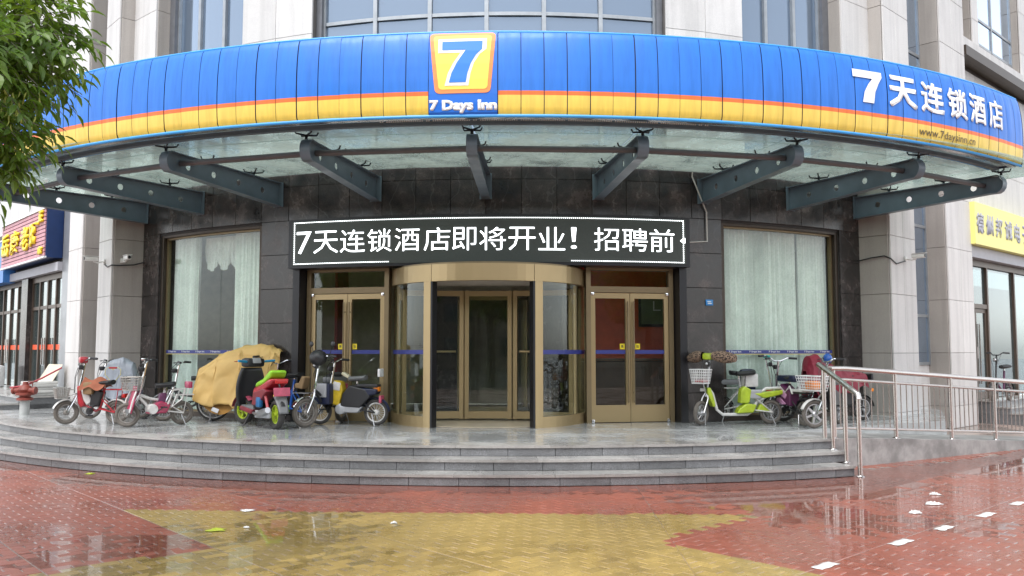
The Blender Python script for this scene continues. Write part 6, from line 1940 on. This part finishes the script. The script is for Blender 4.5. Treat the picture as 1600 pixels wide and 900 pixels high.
    for c in b.children:
        if c.name.split('.')[0] in ('tail_fairing', 'seat_cowl'): soft(c, 0.035)
        elif c.name.split('.')[0] in ('side_fairing', 'lower_fairing', 'engine_block', 'gear_case'): soft(c, 0.015)
scooter()

# right group
def xH(b, part, d):
    for s in (-1, 1):
        def mit(u, v, s=s):
            a = 2 * math.pi * v; r = 0.085 * (0.55 + 0.6 * math.sin(math.pi * (0.12 + 0.80 * u)))
            return (d['bx'] + 0.05 - 0.10 * u + r * math.cos(a) * 1.1, s * (0.10 + 0.34 * u), d['bz'] + 0.03 - 0.04 * u + r * math.sin(a))
        mb = MB().grid(mit, 10, 14); mb.add([mit(1, k / 14) for k in range(14)], [tuple(range(14))])
        part(mb, 'handlebar_mitt', 'leopard', b, True)
    part(MB().tube([(d['hx'] + 0.10, -0.0, 0.56), (d['hx'] - 0.06, 0, 0.56), (d['hx'] - 0.10, 0, 0.50), (d['hx'] - 0.17, 0, 0.24), (d['hx'] - 0.27, 0, 0.16), (-0.22, 0, 0.16), (-0.32, 0, 0.22), (-0.46, 0, 0.52), (-0.55, 0, 0.575), (-0.92, 0, 0.59)], 0.026, 9), 'main_tube', 'gloss white')
    part(MB().rbox((-0.30, -0.07, 0.71), (0.26, 0.13, 0.22), 0.03), 'carrier_bag', 'gloss white')
    part(MB().rbox((-0.30, -0.138, 0.72), (0.16, 0.004, 0.03), 0.001), 'bag_print', 'bike blue')
    part(MB().tube([(d['xf'] + 0.02, -0.09, 0.01), (d['xf'] + 0.02, -0.09, 0.20), (d['xf'] + 0.02, 0.09, 0.20), (d['xf'] + 0.02, 0.09, 0.01)], 0.007, 5, closed=True), 'wheel_lock', 'alloy', b, True)
    part(MB().rbox((0.60, 0, 0.705), (0.16, 0.16, 0.04), 0.012), 'basket_content', 'tail red', b, True)
ebike((3.42, -10.78), (4.66, -10.56), 'white and lime electric scooter with leopard mitts and white basket, leftmost on the right', G_R, wr=0.195, wb=1.25, rim='alloy', spokes=22, frame='gloss white', bar=(0, 1.08), bar_w=0.5, saddle=(-0.20, 0.80), fender=None, steer=0.62, head_m='lime yellow',
      tubes=[[(-0.18, 0.40), (-0.20, 0.62)]], basket=(0.62, 0.67, 0.22, 0.28, 0.22), crank=False, stem_m='alloy',
      plates=[('leg_shield', [(0.48, 0.60), (0.42, 0.60), (0.36, 0.40), (0.34, 0.30), (0.38, 0.28), (0.47, 0.50)], 0.09, 'lime yellow'), ('seat_tube_cover', [(-0.08, 0.34), (-0.24, 0.34), (-0.28, 0.56), (-0.16, 0.62), (-0.10, 0.56)], 0.075, 'lime yellow'), ('battery_panel', [(-0.18, 0.42), (-0.44, 0.40), (-0.46, 0.56), (-0.24, 0.56)], 0.07, 'silver plastic'), ('rear_cover', [(-0.30, 0.50), (-0.88, 0.56), (-0.88, 0.50), (-0.62, 0.44), (-0.48, 0.42)], 0.08, 'lime yellow'), ('foot_cover', [(-0.02, 0.18), (-0.30, 0.19), (-0.36, 0.32), (-0.18, 0.34), (-0.06, 0.26)], 0.085, 'lime yellow'), ('stay_panel', [(-0.36, 0.20), (-0.62, 0.20), (-0.44, 0.34)], 0.05, 'lime yellow')], extras=xH)
def xL(b, part, d):
    part(MB().rbox((-0.05, 0.06, 0.70), (0.26, 0.18, 0.36), 0.06), 'hanging_bag', 'navy')
    part(MB().rbox((-0.42, 0, 0.66), (0.34, 0.20, 0.09), 0.03), 'rear_seat', 'grey plastic'); part(MB().rbox((d['bx'] + 0.02, 0, d['bz'] + 0.03), (0.12, 0.14, 0.05), 0.02), 'instrument_cover', mat('teal', (0.02, 0.38, 0.33), 0.4), b, True)
    part(MB().rbox((0.30, 0, 0.52), (0.12, 0.10, 0.07), 0.02), 'red_lock', 'tail red')
ebike((4.98, -9.95), (4.00, -10.02), 'dark electric bike with teal instrument cover behind the lime scooter', G_R, wr=0.20, wb=1.05, frame='gloss white', bar=(0, 1.06), saddle=(-0.22, 0.78), fender='black plastic', extras=xL, rack=0.56, tyre='tyre', mirrors=False, steer=-0.3)
def xI(b, part, d):
    part(MB().rbox((-0.42, 0, 0.56), (0.32, 0.17, 0.045), 0.015), 'rear_pad', 'gloss white')
    part(MB().tube([(0.12, 0.08, 0.66), (-0.10, 0.08, 0.52), (-0.22, 0.08, 0.62), (-0.30, 0.08, 0.50)], 0.014, 6).tube([(0.12, -0.08, 0.66), (-0.10, -0.08, 0.52), (-0.22, -0.08, 0.62), (-0.30, -0.08, 0.50)], 0.014, 6), 'grab_rail', 'gloss white')
    part(MB().rbox((-0.10, 0, 0.74), (0.50, 0.20, 0.11), 0.045), 'long_seat', 'navy')
ebike((4.80, -10.10), (5.05, -10.98), 'black and pink electric bike with a white rear carrier in the right row', G_R, wr=0.20, wb=1.0, frame='black plastic', bar=(0, 1.02), saddle=(-0.10, 0.72), fender='black plastic', rack=0.52, tyre='tyre dusty', rim='rim dusty',
      plates=[('side_panel', [(0.22, 0.34), (-0.22, 0.30), (-0.24, 0.52), (0.02, 0.66), (0.20, 0.58)], 0.09, 'plum'), ('pink_panel', [(0.14, 0.50), (-0.10, 0.40), (-0.16, 0.48), (0.02, 0.60), (0.14, 0.60)], 0.097, 'orchid'), ('lower_panel', [(0.18, 0.36), (-0.02, 0.30), (-0.14, 0.33), (0.06, 0.44), (0.16, 0.42)], 0.099, 'orchid')], extras=xI)
def xJ(b, part, d):
    part(MB().rbox((0.58, 0.02, 0.66), (0.18, 0.18, 0.13), 0.03), 'basket_content', 'amber', b, True)
    part(MB().rbox((-0.10, 0, 0.70), (0.44, 0.22, 0.12), 0.04), 'long_seat', 'black plastic')
ebike((5.26, -11.30), (5.70, -10.57), 'dark electric bike with six spoke front wheel and white wire basket beside the handrail', G_R, wr=0.215, tw=0.03, wb=1.1, mag=True, frame='black plastic', bar=(0, 1.02), saddle=(-0.15, 0.72), fender='gloss white', steer=-0.75, rim='alloy', tyre='tyre dusty',
      basket=(0.56, 0.58, 0.28, 0.52, 0.22), plates=[('body_panel', [(0.28, 0.60), (0.12, 0.30), (-0.30, 0.28), (-0.42, 0.50), (0.10, 0.62)], 0.10, 'black plastic')], extras=xJ)
def xK(b, part, d):
    cover(b, [(0.58, 0.84, 0.12, 0.50), (0.52, 1.10, 0.24, 0.56), (0.36, 1.14, 0.28, 0.30), (0.18, 1.0, 0.24, 0.30), (-0.05, 0.90, 0.24, 0.50), (-0.35, 0.84, 0.20, 0.55), (-0.62, 0.80, 0.16, 0.58)], 'poncho red', 12, 0.04, 0.03)
    part(MB().ell((d['bx'] + 0.02, 0.30, 1.06), (0.07, 0.09, 0.09)), 'blue_cap', 'bike blue')
    part(MB().rbox((-0.70, 0.05, 0.72), (0.05, 0.16, 0.16), 0.02), 'backrest', 'black plastic'); part(MB().rbox((-0.70, 0.10, 0.52), (0.05, 0.05, 0.06), 0.015), 'indicator', 'amber')
ebike((5.40, -10.08), (6.40, -9.72), 'electric moped under a dark red rain cover behind the steel railing', G_R, wr=0.21, wb=1.15, frame='black plastic', name='electric_moped', bar=(0, 1.0), saddle=(-0.2, 0.72), fender='black plastic', tyre='tyre', extras=xK, plates=[('body_panel', [(0.28, 0.56), (0.14, 0.26), (-0.30, 0.26), (-0.46, 0.50), (-0.1, 0.62)], 0.10, 'black plastic')])
# one more by the shop door, far right
pK = fl(1, 4.28, 0.38)
ob = ebike((pK.x - 0.3, pK.y - 0.35), (pK.x + 0.4, pK.y + 0.35), 'dusky purple bike parked by the shop door on the right, behind the railing', 'bikes by the right shop', wr=0.2, wb=0.95, frame='plum', bar=(0, 1.0), fender='black plastic', name='bicycle', stem_m='black plastic', rim='rim dusty', bar_w=0.42)
ob.location.z = ZF + 0.001

# ------------------------------------------------------------------ unseen block and trees behind the camera, added for the glass to reflect
opp = empty('reflection_block', (0, -70, -0.06)); tag(opp, 'plain brown block across the street, added unseen for the entrance glass to mirror', 'building')
mat('opposite wall', (0.20, 0.17, 0.145), 0.8, var=0.1); mat('opposite glass', (0.05, 0.06, 0.07), 0.1)
MB().box((0, -3, 6.5), (110, 6, 13)).build('wall', 'opposite wall', opp, smooth=False)
wm = MB().box((0, 0, 0), (2.0, 0.12, 1.6)).mesh('window', 'opposite glass', smooth=False)
for k in range(22):
    for r in range(4): link('window', wm, opp).location = (-47 + 4.5 * k, 0.03, 2.0 + 3.1 * r)
rg2 = random.Random(5)
tl = MB(); tt = MB()
def simple_tree(mbl, mbt):
    mbt.tube([(0, 0, -0.02), (0.05, 0, 1.5), (0, 0.1, 3.2), (0.1, 0, 5.2)], [0.2, 0.15, 0.12, 0.04], 8)
    for _ in range(9):
        a = rg2.uniform(0, 6.28); e = Vector((math.cos(a) * rg2.uniform(1, 2.2), math.sin(a) * rg2.uniform(1, 2.2), rg2.uniform(3.6, 6.5)))
        mbt.tube([(0, 0, 2.4), e * 0.6 + Vector((0, 0, 1.2)), e], [0.07, 0.04, 0.02], 5)
    for _ in range(5200):
        while True:
            v = Vector((rg2.uniform(-1, 1), rg2.uniform(-1, 1), rg2.uniform(-1, 1)))
            if v.length < 1: break
        k = 0.75 + 0.35 * noise.noise(v * 2.2)
        p = Vector((v.x * 2.9 * k, v.y * 2.9 * k, 4.7 + v.z * 2.7 * k))
        leaflet(mbl, p, Vector((rg2.gauss(0, 1), rg2.gauss(0, 1), rg2.gauss(-.3, .6))), Vector((rg2.gauss(0, .4), rg2.gauss(0, .4), 1)), rg2.uniform(0.18, 0.30), 0.13)
simple_tree(tl, tt)
lm, tm = tl.mesh('crown', 'ash leaf', smooth=False), tt.mesh('trunk', 'bark')
pos_words = ['leftmost', 'second from the left', 'third from the left', 'middle', 'fifth from the left', 'second from the right', 'rightmost']
for k, x in enumerate((-24, -16, -8.5, -1, 6.5, 14, 22)):  # tree row out of view, put in to give the panes a darker reflection
    t_ = empty('reflection_tree', (x + rg2.uniform(-1, 1), -38 + rg2.uniform(-1.5, 1.5), -0.06), rg2.uniform(0, 6))
    s_ = rg2.uniform(0.95, 1.25); t_.scale = (s_, s_, s_)
    tag(t_, 'tree across the road, added unseen for the glass to mirror, %s of its row' % pos_words[k], 'tree', 'trees added across the road for reflections')
    link('trunk', tm, t_); c_ = link('crown', lm, t_); tag(c_, kind='stuff')
